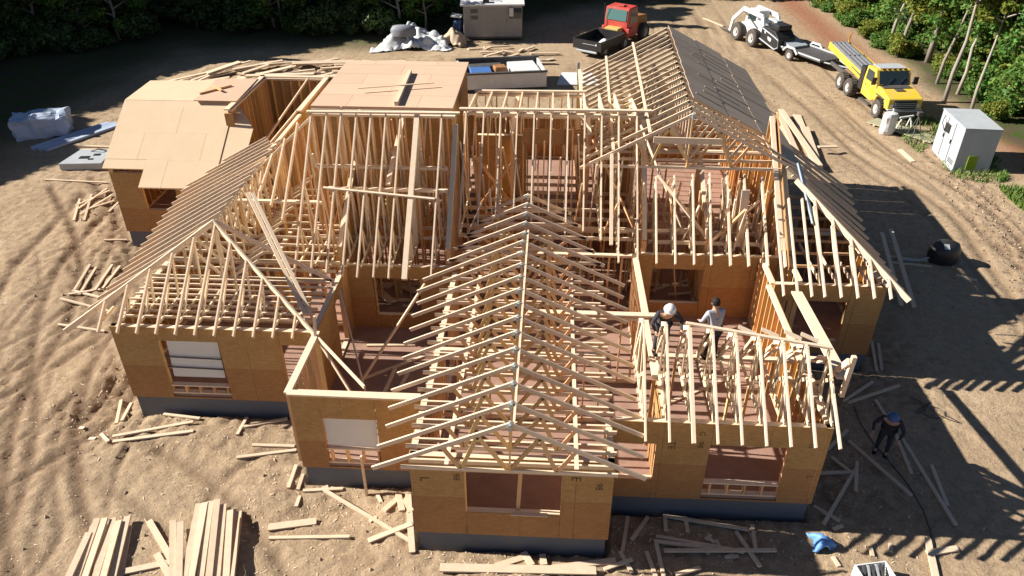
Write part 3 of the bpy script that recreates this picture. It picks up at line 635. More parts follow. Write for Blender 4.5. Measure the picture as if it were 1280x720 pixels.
# right wing half trusses
for i in range(9):
    x = 2.3 + i * .53; t_ = 4.72 - .035 * i - (.25 if i == 8 else 0); yt = 14.75 - .07 * i
    m_ = MB(); m_.beam((x, 12.44, 3.08), (x + .02, yt, t_), .042 if i not in (2,) else .08, .10, off=-.05); m_.beam((x, 13.1, 3.14), (x, 15.6, 3.14), .042, .09)
    m_.beam((x, yt, t_ - .02), (x + .0, yt + .05, 3.14), .042, .09, up=(0, 1, 0)); m_.beam((x, 13.6, 3.14), (x, 13.75, 3.95), .04, .085, up=(0, 1, 0)); m_.beam((x, 13.75, 3.95), (x, 14.6, 3.14), .04, .085); m_.beam((x, yt, t_ - .1), (x, 15.5, 3.14), .04, .085)
    m_.beam((x, yt, t_), (x, yt + .55, t_ - .38), .042, .1); m_.beam((x, 14.1, 3.14), (x, 14.3, 4.35), .04, .085, up=(0, 1, 0)); m_.beam((x, 13.2, 3.14), (x, 13.6, 3.85), .04, .085)
    m_.beam((x, yt + .5, t_ - .38), (x, 15.6, 3.14), .04, .085)
    hb(m_, 'half_truss', LUM)
hb(MB().beam((3.3, 14.75, 4.68), (6.6, 14.3, 4.42), .09, .05), 'ridge_brace', LUM)
for i, x in enumerate((4.6, 5.15, 5.7, 6.1)): hb(MB().beam((x, 15.0, 4.45 - .05 * i), (x + .38, 14.85, 4.35 - .05 * i), .12, .04), 'blocking', LUM)
hb(MB().beam((7.18, 18.7, 3.12), (7.0, 14.2, 3.62), .30, .05), 'wide_plate', LUM)
hb(MB().beam((6.98, 14.9, 3.1), (6.85, 13.9, 4.35), .05, .16), 'corner_post', LUM); hb(MB().beam((6.95, 13.95, 3.3), (6.95, 13.9, 4.5), .1, .1, up=(0, 1, 0)), 'corner_post', LUM)
hb(MB().beam((-.5, 17.3, 3.12), (3.05, 17.3, 3.12), .18, .06), 'top_plate', LUM); hb(MB().beam((2.75, 17.3, 3.13), (2.72, 20.6, 3.13), .17, .05), 'top_plate', LUM)
# left wing: hip at the front
LZ, PX, PY, PZ = 3.0, -9.42, 18.55, 5.05
for i in range(16):
    y = 18.62 + i * .5
    if y < 24.7:
        m_ = MB().beam((-12.85 - .05 * i, y, 2.98), (PX, y, PZ), .042, .12, off=-.06); m_.beam((-11.7, y, 3.12), (-6.3, y, 3.12), .042, .09)
        m_.beam((PX, y, PZ - .1), (PX, y, 3.12), .04, .09, up=(0, 1, 0)); m_.beam((-10.5, y, 4.3), (PX - .1, y, 3.12), .04, .085); m_.beam((-10.6, y, 3.12), (-10.5, y, 4.3), .04, .085); m_.beam((PX + .1, y, 3.12), (-8.4, y, 3.7), .04, .085)
        if i in (0,): m_.beam((PX, y, PZ), (-6.2, y, 3.12), .042, .12, off=-.06)
        hb(m_, 'hip_truss', LUM)
    else: hb(MB().beam((-13.5, y, 2.95), (-9.75 - .25 * (i - 12), y - .0, 4.9 - .12 * (i - 12)), .042, .12, off=-.06), 'jack_rafter', LUM)
for k in range(1, 5):
    t = k / 5; hx = PX + (-12.95 - PX) * t; hy = PY + (15.95 - PY) * t; hz = PZ + (2.98 - PZ) * t
    hb(MB().beam((-12.85, hy, 3.0), (hx, hy, hz), .042, .12, off=-.06), 'jack_rafter', LUM)
hb(MB().beam((PX, PY, PZ), (-12.95, 15.95, 2.98), .045, .16, off=-.06), 'hip_rafter', LUM); hb(MB().beam((PX, PY, PZ), (-5.95, 15.9, 3.02), .05, .16, off=-.06), 'hip_rafter', LUM)
for i in range(11):
    x = -12.0 + i * .53; 
    t = (x - PX) / ((-12.95 - PX) if x < PX else (-5.95 - PX)); hy = PY + (15.93 - PY) * t; hz = PZ + (3.0 - PZ) * t
    m_ = MB().beam((x, 15.9, 3.0), (x, hy, hz), .042, .12, off=-.06); m_.beam((x, 16.3, 3.12), (x, max(hy, 16.9), 3.12), .04, .09)
    if hy > 17: m_.beam((x, hy - .1, hz - .1), (x, hy - .3, 3.12), .04, .085, up=(0, 1, 0)); m_.beam((x, 16.6, 3.12), (x, (16.6 + hy) / 2, (3 + hz) / 2 + .05), .04, .085)
    hb(m_, 'front_jack_truss', LUM)
for i in range(8):   # lattice of bottom chords showing through the hip
    hb(MB().beam((-11.7, 16.5 + i * .27, 3.13 + .003 * i), (-6.3, 16.55 + i * .27, 3.13 + .003 * i), .042, .07), 'ceiling_joist', LUM)
for o in (0, .16): hb(MB().beam((-9.0 + o, 20.2, 5.12), (-6.55 + o, 16.75, 4.4 - 1.2), .1, .05), 'valley_board', LUM)
hb(MB().beam((-6.05, 15.9, 3.1), (-6.0, 15.95, 3.7), .06, .09, up=(0, 1, 0)), 'corner_post', LUM)
for a, b_ in (((-6.0, 15.9, 3.05), (-4.3, 13.9, 3.1)), ((-6.0, 15.9, 3.0), (-4.6, 15.0, .85)), ((-5.2, 16.6, 1.0), (-3.6, 18.9, 2.9)), ((-6.0, 18.3, 3.0), (-5.0, 16.2, 1.0)),
              ((-9.7, 27.7, 5.0), (-11.2, 25.6, 3.4)), ((-10.4, 31.7, 5.0), (-11.4, 25.5, 3.3))):
    hb(MB().beam(a, b_, .045, .09), 'diagonal_brace', LUM)
# X braces in the middle bay
for a, b_ in (((-2.5, 23.6, 3.0), (-1.1, 23.6, 5.0)), ((-1.1, 23.62, 3.0), (-2.5, 23.62, 5.0)), ((1.4, 23.8, 5.6), (2.9, 21.6, 3.2))): hb(MB().beam(a, b_, .045, .09), 'diagonal_brace', STUD)
# pale sheets hung in two openings; left wing's imitates a sunlit floor
hb(MB().slab([(-10.42, 16.2, 1.30), (-8.95, 16.2, 1.30), (-8.93, 16.22, 2.56), (-10.35, 16.22, 2.6)], .012), 'window_sheet', WHT2)
for z in (1.62, 1.98): hb(MB().beam((-10.5, 16.17, z + .04), (-8.9, 16.17, z), .02, .035), 'shadow_bar', mat('painted_shadow', (.1, .09, .09)))  # dark strips stand in for shadow bars across the left wing opening
hb(MB().slab([(-5.36, 13.72, 1.34), (-4.1, 13.72, 1.27), (-4.07, 13.73, 2.26), (-5.4, 13.73, 2.27)], .01), 'window_sheet', WHT2)
tag(hb(REST, 'studs', STUD), kind='stuff')
# temporary post outside the porch room
hb(MB().beam((-4.45, 13.35, -.1), (-4.5, 13.5, 1.2), .05, .09, up=(0, 1, 0)), 'prop_post', LUM)
hb(MB().box(-.65, 11.70, 1.335, .18, 11.80, 1.36), 'window_sill_board', LUMC)
# ------------------------------------------------------------------ loose lumber on the ground
def board(x0, y0, x1, y1, wd=.14, th=.045, z=None, label='', group=None, name='loose_board', cat='board', m=None, lift=0.0):
    L = math.hypot(x1 - x0, y1 - y0); d = ((x1 - x0) / L, (y1 - y0) / L)
    if z is None:
        n_ = max(3, int(L / .25)); h = [gh(x0 + (x1 - x0) * i / n_, y0 + (y1 - y0) * i / n_) for i in range(n_ + 1)]
        za, zb = h[0], h[-1]; up = max(h[i] - (za + (zb - za) * i / n_) for i in range(n_ + 1)); za += up * .7 + lift; zb += up * .7 + lift
    else: za, zb = z if isinstance(z, tuple) else (z, z)
    c = Vector(((x0 + x1) / 2, (y0 + y1) / 2, (za + zb) / 2)); tw = random.uniform(-.12, .12)
    mb = MB().beam(Vector((x0, y0, za + th / 2)) - c, Vector((x1, y1, zb + th / 2)) - c, wd, th, up=(tw * d[1], -tw * d[0], 1))
    o = mb.build(name, m or LUMC); o.location = c
    return tag(o, label, cat, group)
SETS = {
'A': [(-10.37,10.0,-10.88,12.12),(-10.16,10.0,-10.64,12.08),(-9.93,10.0,-10.47,12.14),(-9.71,10.0,-10.27,12.03),(-9.53,10.0,-10.15,12.21),(-10.55,10.1,-10.85,11.68)],
'B': [(-7.83,9.9,-8.52,12.65),(-7.66,10.0,-8.36,12.66),(-7.46,10.0,-8.24,12.72),(-7.25,10.0,-8.06,12.72),(-7.08,10.0,-7.88,12.63),(-6.84,10.0,-7.62,12.42),(-8.16,10.3,-8.93,12.08),(-7.97,10.2,-8.69,11.99)],
'C': [(-9.66,12.23,-8.54,11.07),(-9.54,10.75,-8.33,11.15),(-9.02,11.27,-8.41,10.64)],
'front_left': [(-6.63,12.17,-5.51,12.43),(-6.53,11.89,-4.57,11.99),(-8.24,14.41,-6.72,14.82),(-7.96,14.88,-6.80,14.94),(-11.92,14.88,-9.74,15.25),(-12.00,15.04,-9.92,15.64),(-10.97,16.0,-9.82,15.84),(-12.72,16.84,-12.29,15.74),(-12.40,16.79,-12.16,15.82),(-8.48,15.19,-8.52,16.01),(-8.43,15.55,-7.32,16.0),(-6.12,13.38,-5.11,13.52),(-5.56,13.39,-3.10,11.93),(-6.54,14.23,-6.52,13.44),(-6.29,13.96,-6.26,13.40),(-12.47,15.24,-12.02,14.85)],
'front_mid': [(-3.88,12.74,-3.57,13.28),(-3.65,13.41,-3.42,12.77),(-3.37,13.34,-2.98,11.59),(-4.09,11.88,-3.12,12.41),(-0.97,11.25,-0.25,11.6),(-0.35,11.7,-0.14,11.3),(-2.25,11.10,1.33,11.25),(0.09,11.7,0.14,11.36),(0.32,11.28,1.81,11.62),(-3.44,13.15,-3.20,12.78)],
'shade_front': [(2.19,12.94,1.98,11.86),(2.69,12.97,2.23,12.22),(3.13,12.98,5.09,12.65),(3.10,13.0,3.07,12.50),(3.60,13.0,3.61,12.53),(2.82,12.36,4.85,12.01),(2.76,12.20,4.11,12.06),(2.96,11.93,5.60,12.05),(2.55,11.93,2.70,11.23),(2.80,12.13,2.88,11.24),(3.16,11.30,3.74,11.50),(4.77,12.59,5.12,11.58),(5.21,12.85,5.15,12.14),(1.92,11.85,2.16,11.31),(1.52,11.34,2.19,11.64)],
'right_shade': [(8.55,16.01,9.50,14.03),(9.00,17.57,10.83,18.47),(8.90,17.63,10.09,18.62),(7.84,15.60,8.64,16.43),(7.26,14.68,8.34,14.79),(8.36,14.88,6.97,12.95),(6.91,13.57,7.40,13.09),(8.50,15.18,8.12,14.11),(9.87,17.76,9.94,16.66),(9.93,16.33,9.79,14.81),(10.05,16.18,10.21,13.12),(10.44,15.14,10.28,13.75),(7.86,15.29,8.26,14.68),(10.75,20.71,10.37,19.14),(10.92,20.58,10.57,19.23)],
'right_sun': [(9.18,12.24,9.96,12.42),(9.35,12.67,8.97,11.0)],
'rr': [(13.11,25.89,14.65,25.61),(15.31,25.06,15.93,24.70),(13.20,26.32,14.67,26.03)],
'left_mid': [(-17.17,23.97,-16.82,22.09),(-17.47,24.08,-17.17,22.39),(-16.61,24.12,-16.36,22.33),(-16.25,24.02,-16.12,22.45),(-17.28,21.70,-15.25,21.15),(-16.52,20.21,-14.76,19.93),(-17.20,22.07,-16.21,22.44),(-17.23,22.39,-15.74,21.83)],
'garage': [(-20.03,27.57,-20.77,29.44),(-20.03,28.08,-19.56,29.91),(-20.61,28.82,-19.83,30.31),(-19.59,27.59,-20.45,29.86),(-19.93,28.54,-19.28,29.52),(-20.34,28.52,-20.03,30.47),(-17.87,25.94,-17.10,26.25),(-23.30,31.07,-20.28,30.97),(-24.13,35.58,-22.30,35.47),(-23.84,35.07,-22.04,34.95),(-19.06,28.59,-19.08,29.69)],
'rpile': [(11.94,41.22,11.97,34.30),(12.42,41.76,12.33,34.51),(13.01,42.57,12.58,34.33),(13.46,42.59,12.92,34.73),(13.32,39.48,12.86,34.53),(13.03,37.14,14.07,36.98),(12.18,40.01,11.93,35.64)],
'misc': [(17.79,37.39,17.92,35.96),(12.24,64.87,13.39,62.31)],
}
DESC = {
'A': ('in the narrow stack at bottom left', 'boards in the stack at the bottom left'),
'B': ('in the wide front stack', 'boards in the wide stack in front'),
'C': ('crossing loosely between the two front board stacks', 'boards dropped between the front stacks'),
'front_left': ('on sand before the left wing', 'loose boards along the left front'),
'front_mid': ('on the sand beside the front gable block', 'loose boards around the front block'),
'shade_front': ('in shade before the right wing', 'loose boards in the shade by the right wing'),
'right_shade': ('in the house shadow right of the workers', 'loose boards in the shadow right of the house'),
'right_sun': ('half in sun at the shadow edge, bottom right', 'boards at the shadow edge'),
'rr': ('beside the black covered barrel in the house shadow', 'boards beside the rear hip roof'),
'left_mid': ('on the earth left of the left wing rafters', 'loose boards left of the left wing'),
'garage': ('on the earth left of the garage wing', 'loose boards left of the garage wing'),
'rpile': ('in the pile behind the big roof', 'long planks in the pile behind the big roof'),
'misc': ('alone on the bare sandy track', None)}
seen = {}
for key, bs in SETS.items():
    ds, gp = DESC[key]
    for i, (a, b_, c_, d_) in enumerate(bs):
        L = math.hypot(c_ - a, d_ - b_); sz = 'short' if L < .95 else ('medium' if L < 1.7 else 'long'); ang = abs(math.degrees(math.atan2(d_ - b_, c_ - a))) % 180
        dr = 'running across' if ang < 28 or ang > 152 else ('pointing away' if 62 < ang < 118 else 'slanting')
        wd = .09 if key in ('front_left', 'shade_front', 'right_shade', 'garage', 'left_mid', 'rr') else .15
        z = None; lift = 0
        if key in 'AB': wd = .15; lift = (.05 if i % 2 else .0) + (.22 if key == 'B' else .12)
        if key == 'rpile': wd = .5 if i != 5 else .3; a += .15 + random.uniform(-.3, .3); c_ += .15 + random.uniform(-.35, .35); b_ += random.uniform(-1, .8); wd = random.choice((.2, .42, .3)); lift = .15 * (i % 3)
        if key == 'misc': wd = .22
        if key == 'shade_front': lift = .02 * (i % 4)
        if (key, i) in (('front_mid', 6),): wd = .2
        if (key, i) in (('front_left', 0), ('garage', 8), ('garage', 9)): wd = .19
        board(a, b_, c_, d_, wd, .05 if key != 'rpile' else .06, label='%s board %s, %s' % (sz, dr, ds) if key != 'misc' else ('short pale board alone on the track near the grey cabinet' if i == 0 else 'pale plank lying ahead of the white loader forks'), group=gp, lift=lift)
# layers below in the two front stacks
for key, base, n_ in (('B', (-8.55, 12.6, -7.85, 10.0), 16), ('A', (-10.95, 12.1, -10.3, 10.0), 10)):
    x1, y1, x0, y0 = base
    for i in range(n_):
        o = (i % 8) * (.15 if key == 'B' else .13) + random.uniform(-.02, .02); e = random.uniform(-.25, .1)
        board(x0 + o, y0, x1 + o - .0, y1 + e, .13, .045, lift=.0 + .06 * (i // 8), label='pale board packed low in the %s board stack at the front' % ('wide' if key == 'B' else 'left'), group=DESC[key][1], m=LUMC)
# the long heap behind the garage
for i in range(70):
    t = random.random(); x = -24 + 12.5 * t; y = 43.8 + 5.0 * t - random.uniform(0, 3.4) + (1 - t) * .6; a = R(random.gauss(22, 16)); L = random.uniform(1.5, 4.8)
    big = i % 4 == 0
    board(x, y, x + L * math.cos(a), y + L * math.sin(a), .48 if big else .22, .07, lift=random.uniform(0, .4), label='%s %s plank at the %s of the long lumber heap' % ('wide' if big else 'narrow', 'long' if L > 3.4 else 'medium' if L > 2.4 else 'short', 'left end' if t < .22 else 'left half' if t < .5 else 'right half' if t < .78 else 'right end'), group='planks heaped behind the garage wing')
for i in range(16):
    a = R(random.gauss(15, 30)); x = random.uniform(-6.5, -1.5); y = random.uniform(50.5, 54.2); L = random.uniform(.8, 2.2)
    board(x, y, x + L * math.cos(a), y + L * math.sin(a), .22, .08, lift=random.uniform(0, .15), label='scrap plank on the dirt in front of the grey site trailer', group='scrap planks in front of the site trailer')
for i in range(26):  # little offcuts
    x, y, ds = random.choice([(-6.0, 13.3, 'by the porch room corner'), (7.3, 12.4, 'near the blue tarp'), (-12.3, 15.6, 'at the left wing corner'), (8.6, 16.5, 'in the shadow right of the house'), (4.0, 12.3, 'in the shade before the right wing'), (-3.3, 12.6, 'beside the front block')])
    x += random.gauss(0, .5); y += random.gauss(0, .35) - .2; a = random.uniform(0, 3.1); L = random.uniform(.15, .45)
    if min(gh(x, y), gh(x + L * math.cos(a), y + L * math.sin(a))) < -.16: continue
    board(x, y, x + L * math.cos(a), y + L * math.sin(a), .09, .04, label='small lumber offcut on the soil ' + ds, group='offcuts ' + ds, name='offcut', cat='offcut')
# leaning and roof boards
board(12.35, 22.6, 12.9, 26.6, .15, .05, label='long board leaning up in the shade beside the rear hip roof, left of two', group='two long boards beside the rear hip roof', z=(.2, .9))
board(12.75, 22.5, 13.3, 26.8, .15, .05, label='long board leaning up in the shade beside the rear hip roof, right of two', group='two long boards beside the rear hip roof', z=(.2, .95))
board(-5.28, 24.95, -5.42, 28.6, .14, .14, z=6.225, label='upright board laid front to back on the flat plywood deck')
board(-6.88, 26.22, -4.26, 27.0, .06, .03, z=6.37, label='thin strip crossing the board on the flat plywood deck')
board(-14.05, 29.0, -13.15, 30.1, .10, .05, z=5.13, label='dark stick lying slanted on the upper garage roof', m=STUD, cat='stick'); board(-13.87, 29.85, -13.22, 29.28, .09, .05, z=5.18, label='dark short stick crossing another on the garage roof', m=STUD, cat='stick')
for i, (a, b_, c_, d_) in enumerate([(-5.4, 16.9, -3.6, 18.2), (-4.6, 15.6, -4.4, 17.6), (-4.3, 15.6, -4.0, 17.3), (-5.5, 18.6, -4.0, 18.7), (3.2, 16.2, 5.4, 17.6), (4.4, 18.5, 6.3, 18.1), (-2.0, 22.2, .4, 22.6), (3.6, 22.2, 6.2, 23.6), (-6.6, 21.8, -4.0, 22.4)]):
    board(a, b_, c_, d_, .1, .045, z=FZ + .006, label='board lying on the reddish floor %s' % ('of the open porch room' if i < 4 else 'of the right wing court' if i < 6 else 'under the main roof rafters'), group='boards on the floor decks')
for i in range(34):
    bay = i % 3; x = random.uniform(*((-2.6, 2.2), (3.3, 6.6), (-7.2, -3.6))[bay]); y = random.uniform(21.2, 27.4 if bay == 0 else 23.8); a = R(random.gauss(0, 35)); L = random.uniform(.7, 2.0)
    board(x, y, min(x + L * math.cos(a), (2.6, 7.0, -3.2)[bay]), y + L * math.sin(a) * .6, random.choice((.1, .2, .3)), .045, z=FZ + .01 + .05 * (i // 12), label='board scattered on the floor of the %s bay under the main roof' % ('middle', 'right', 'left')[bay], group='boards scattered under the main roof')
for i in range(22):
    x = random.uniform(-11.6, -9.7); y = random.uniform(28.0, 31.0); a = R(random.gauss(5, 14)); board(x, y, min(x + 1.6, -9.7), y + .2 * a, .28, .04, z=FZ + .01 + .035 * (i // 5), label='pale board in the heap on the floor of the open rear room', group='boards heaped in the open rear room')
for i in range(10):
    x = -15.4 + .12 * i + random.uniform(-.05, .05); y = 27.2 + random.uniform(-.3, .3); board(x, y, x + random.uniform(.6, 1.3), y + random.uniform(-.8, .9), .1, .05, z=FZ + .01 + .04 * (i % 4), label='pale board heaped inside the garage opening', group='boards inside the garage opening')

# ------------------------------------------------------------------ vehicles
def wheel(par, x, y, z, r, w_, name='wheel', hub=.5):
    tyre = MB().lathe([(r * .55, -w_ / 2), (r * .9, -w_ / 2), (r, -w_ * .32), (r, w_ * .32), (r * .9, w_ / 2), (r * .55, w_ / 2)], axis='y', n=24).build(name, RUB, par, smooth=False)
    tyre.location = (x, y, z)
    s_ = 1 if y > 0 else -1
    MB().lathe([(r * .56, -w_ * .42), (r * .56, w_ * .44), (r * .48, w_ * .40), (r * .2, w_ * .3), (r * .18, w_ * .46), (.001, w_ * .46)] if s_ > 0 else [(r * .56, w_ * .42), (r * .56, -w_ * .44), (r * .48, -w_ * .40), (r * .2, -w_ * .3), (r * .18, -w_ * .46), (.001, -w_ * .46)], axis='y', n=20).build('rim', RIM, tyre)
    for k in range(18):
        pass
    tr = MB()
    for k in range(20):
        a = 2 * math.pi * k / 20; tr.beam((r * 1.0 * math.cos(a), -w_ * .33, r * math.sin(a)), (r * 1.0 * math.cos(a + .12), w_ * .33, r * math.sin(a + .12)), .05, .04, up=(math.cos(a), 0, math.sin(a)))
    tag(tr.build('tread', RUB, tyre), kind='stuff')
    return tyre
def part(mb, name, m, par, **k): return mb.build(name, m, par, **k)
# yellow truck: local +x is its nose
t = thing('flatbed_truck', 'bright yellow long nosed truck with ribbed bed parked by the woods', 'truck', (19.15, 42.3, ghmax(19.15, 42.3, .8) - .02), R(-85))
def prof(mb, pts, y0, y1):   # side profile x,z extruded over y
    n_ = len(pts); vs = [(x, y0, z) for x, z in pts] + [(x, y1, z) for x, z in pts]
    return mb.add(vs, [tuple(range(n_)), tuple(range(n_, 2 * n_))[::-1]] + [(i, n_ + i, n_ + (i + 1) % n_, (i + 1) % n_) for i in range(n_)])
part(prof(MB(), [(-.75, .75), (-.75, 1.62), (.2, 1.55), (.95, 1.36), (1.0, 1.2), (1.0, .8), (.62, .75), (.5, 1.05), (0, 1.22), (-.45, 1.05), (-.6, .75)], -.95, .95), 'hood', YEL, t, bevel=.04)
cab = part(prof(MB(), [(-2.3, .65), (-2.3, 1.55), (-2.15, 2.32), (-1.1, 2.36), (-.72, 1.6), (-.72, .75), (-1.1, .6)], -.98, .98), 'cab', YEL, t, bevel=.04)
part(MB().slab([(-2.1, -.75, 2.41), (-1.15, -.75, 2.42), (-1.15, .75, 2.42), (-2.1, .75, 2.41)], .03), 'roof_panel', LGREY, cab)
part(MB().slab([(-.70, -.82, 1.66), (-.70, .82, 1.66), (-1.045, .82, 2.3), (-1.045, -.82, 2.3)], .03), 'windscreen', GLASS, cab).location.x = .035
part(MB().box(-.70, -.8, 1.60, -.15, .8, 1.625), 'cowl_panel', DARK, cab)
for s_ in (-1, 1):
    part(prof(MB(), [(-2.05, 1.6), (-1.98, 2.2), (-1.2, 2.2), (-.95, 1.6)], s_ * .985, s_ * .995), 'side_window', GLASS, cab)
    part(prof(MB(), [(-2.0, .8), (-2.0, 1.55), (-.9, 1.55), (-.9, .8)], s_ * .99, s_ * 1.0), 'door', YEL, cab)
    mr = part(MB().box(-.72, s_ * 1.06, 1.65, -.62, s_ * 1.30, 2.05), 'mirror', BLACK, cab); part(MB().beam((-.7, s_ * .98, 1.7), (-.66, s_ * 1.1, 1.85), .03, .03), 'mirror_arm', BLACK, mr)
    part(MB().lathe([(0.001, .012), (.1, .012), (.11, 0)], (1.0, s_ * .72, 1.0), axis='x', n=14), 'headlight', WHITE, t)
part(prof(MB(), [(1.005, .82), (.985, 1.30), (1.03, 1.26), (1.05, .82)], -.62, .62), 'grille', BLACK, t)
part(MB().box(1.02, -1.0, .48, 1.2, 1.0, .76), 'bumper', DARK, t, bevel=.03); part(MB().box(.9, -.95, .78, 1.1, .95, .815), 'bumper_trim', WHITE, t)
for y in (-.45, .45): part(MB().box(-8.0, y - .06, .62, .5, y + .06, .85), 'chassis_rail', DARK, t)
for s_ in (-1, 1): wheel(t, 0, s_ * .93, .5, .5, .3); wheel(t, -3.75, s_ * .9, .52, .52, .5); wheel(t, -4.95, s_ * .9, .52, .52, .5)
for x in (0, -3.75, -4.95): part(MB().tube([(x, -.9, .5), (x, .9, .5)], .07), 'axle', DARK, t)
part(MB().beam((-5.6, 1.15, .95), (-4.9, 1.18, 1.15), .3, .02).beam((-5.6, 1.15, .94), (-5.9, 1.15, .6), .3, .02), 'mudguard', DARK, t)
bed = part(MB().beam((-2.35, .78, 1.22), (-8.7, .62, 1.70), .12, .42), 'bed_side', YEL, t, bevel=.01); part(MB().beam((-2.35, -.62, 1.22), (-8.7, -.50, 1.70), .12, .42), 'bed_side', YEL, t, bevel=.01)
part(MB().slab([(-2.35, -.72, 1.30), (-8.6, -.5, 1.78), (-8.6, .6, 1.78), (-2.35, .72, 1.30)], .08), 'bed_floor', DARK, t)
m_ = MB(); [m_.tube([(-2.6, y, 1.42), (-8.4, y * .8, 1.88)], .14, n=10) for y in (-.5, -.18, .14, .46)]
part(m_, 'ribbed_load', mat('dull_pipe', (.13, .135, .15), .6, nscale=4, namt=.5, col2=(.22, .22, .22)), t)
m_ = MB(); [m_.beam((-x, -.55, 1.5 + (x - 2.4) * .076), (-x, .6, 1.5 + (x - 2.4) * .076), .08, .06) for x in (3.4, 6.0, 8.2)]; part(m_, 'cross_straps', BLACK, t)
part(MB().tube([(-8.7, .8, 1.6), (-8.95, .8, 1.9), (-8.9, .8, 2.3), (-8.6, .75, 2.45)], .05, n=8), 'rear_hook', mat('orange_paint', (.6, .28, .05), .5), t)
part(MB().box(-2.9, -.95, .8, -2.4, .95, 2.1), 'headboard', BLACK, t)
for y in (-.35, .3): part(MB().beam((-.66, y, 1.68), (-.82, y + .35, 1.98), .02, .02), 'wiper', BLACK, cab)
for s_ in (-1, 1): part(MB().box(-1.95, s_ * 1.005 - .01, 1.28, -1.78, s_ * 1.005 + .01, 1.33), 'door_handle', BLACK, cab); part(MB().beam((-.5, s_ * .97, 1.22), (.5, s_ * .97, 1.2), .1, .05), 'wheel_arch', DARK, t); part(MB().box(-2.1, s_ * 1.0 - .12, .36, -.8, s_ * 1.0 + .1, .46), 'step', DARK, t)
for y in (-.6, -.3, 0, .3, .6): part(MB().box(-1.18, y - .05, 2.36, -1.08, y + .05, 2.42), 'marker_light', ORG, cab)
for z in (.92, 1.02, 1.12): part(MB().box(1.04, -.58, z, 1.06, .58, z + .025), 'grille_bar', LGREY, t)
part(MB().box(-.2, -.25, 1.56, .25, .25, 1.59), 'bonnet_scoop', DARK, t)
# dark low trailer between the truck and the loader
t = thing('flat_trailer', 'dark low trailer with pale side rails in the shade behind yellow truck', 'trailer', (17.3, 53.6, gh(17.3, 53.6)), R(-62))
part(MB().box(-2.6, -1.0, .5, 2.4, 1.0, .6), 'trailer_deck', DARK, t)
for s_ in (-1, 1):
    part(MB().beam((-2.6, s_ * 1.03, .68), (2.4, s_ * 1.03, .66), .05, .1), 'side_rail', LGREY, t)
    part(MB().tube([(-.9, s_ * 1.15, .55), (-.6, s_ * 1.15, .85), (.1, s_ * 1.15, .85), (.4, s_ * 1.15, .55)], .08, n=8), 'fender', WHITE, t)
    wheel(t, -.25, s_ * 1.15, .36, .36, .22)
part(MB().tube([(2.4, .7, .5), (4.0, 0, .45), (2.4, -.7, .5)], .05), 'tow_bar', LGREY, t)
part(MB().slab([(-1.9, -.7, 1.15), (-.6, -.8, .75), (-.6, .7, .75), (-1.9, .6, 1.15)], .3), 'sheeted_load', LGREY, t)
# white wheel loader with black rear guard, local +x is forward (away to the left)
t = thing('wheel_loader', 'white compact loader with arched lift arm and black rear guard', 'loader', (14.75, 57.9, gh(14.75, 57.9)), R(112))
for x in (.95, -1.0):
    for s_ in (-1, 1): wheel(t, x, s_ * .8, .62, .62, .5)
body = part(prof(MB(), [(-1.6, .5), (-1.7, 1.35), (-.9, 1.75), (.2, 1.55), (1.2, 1.2), (1.5, .8), (1.4, .45)], -.5, .5), 'body', WHITE, t, bevel=.05)
cabb = part(prof(MB(), [(-.7, 1.4), (-.75, 2.35), (.35, 2.4), (.7, 1.4)], -.48, .48), 'cab', WHITE, t, bevel=.05)
part(prof(MB(), [(-.55, 1.6), (-.58, 2.2), (.25, 2.22), (.5, 1.6)], -.50, .50), 'side_window', GLASS, cabb); part(MB().slab([(.70, -.4, 1.5), (.70, .4, 1.5), (.43, .4, 2.25), (.43, -.4, 2.25)], .02), 'windscreen', GLASS, cabb)
for s_ in (-1, 1):
    part(MB().beam((-1.7, s_ * .62, 1.5), (-1.5, s_ * .62, 2.15), .14, .35).beam((-1.55, s_ * .62, 2.15), (.9, s_ * .62, 2.25), .14, .3).beam((.85, s_ * .62, 2.25), (2.0, s_ * .62, 1.3), .14, .26).beam((2.0, s_ * .62, 1.35), (2.25, s_ * .62, .35), .14, .24), 'lift_arm', WHITE, t, bevel=.02)
    part(MB().tube([(-.9, s_ * .6, 1.3), (.8, s_ * .6, 2.1)], .05), 'hydraulic_ram', DARK, t)
for y in (-.35, .35): part(MB().box(2.25, y - .06, .12, 3.9, y + .06, .17), 'fork', DARK, t)
part(MB().box(2.2, -.6, .15, 2.28, .6, .8), 'fork_carriage', DARK, t)
eng = part(prof(MB(), [(-3.6, .45), (-3.7, 1.15), (-3.2, 1.55), (-1.7, 1.6), (-1.6, .5)], -.72, .72), 'engine_cover', BLACK, t, bevel=.04)
part(MB().tube([(-1.7, .78, .75), (-3.5, .78, .42), (-3.85, .78, .6), (-3.8, .78, 1.1), (-3.2, .78, 1.25), (-1.9, .78, 1.5)], .045), 'guard_rail', LGREY, eng)
part(MB().slab([(-2.5, .725, 1.08), (-2.95, .725, 1.0), (-2.9, .735, .78), (-2.6, .735, .86)], .006).slab([(-2.05, .725, 1.32), (-2.25, .725, 1.38), (-2.2, .735, 1.15)], .006), 'white_emblem', WHITE, eng)
part(MB().box(-3.3, -.6, 1.56, -2.3, .5, 1.9), 'engine_deck', BLACK, eng, bevel=.05); part(MB().slab([(-2.2, -.6, 1.95), (-1.2, -.6, 1.95), (-1.2, -.1, 2.0), (-2.2, -.1, 1.95)], .2), 'side_tank', LGREY, t)
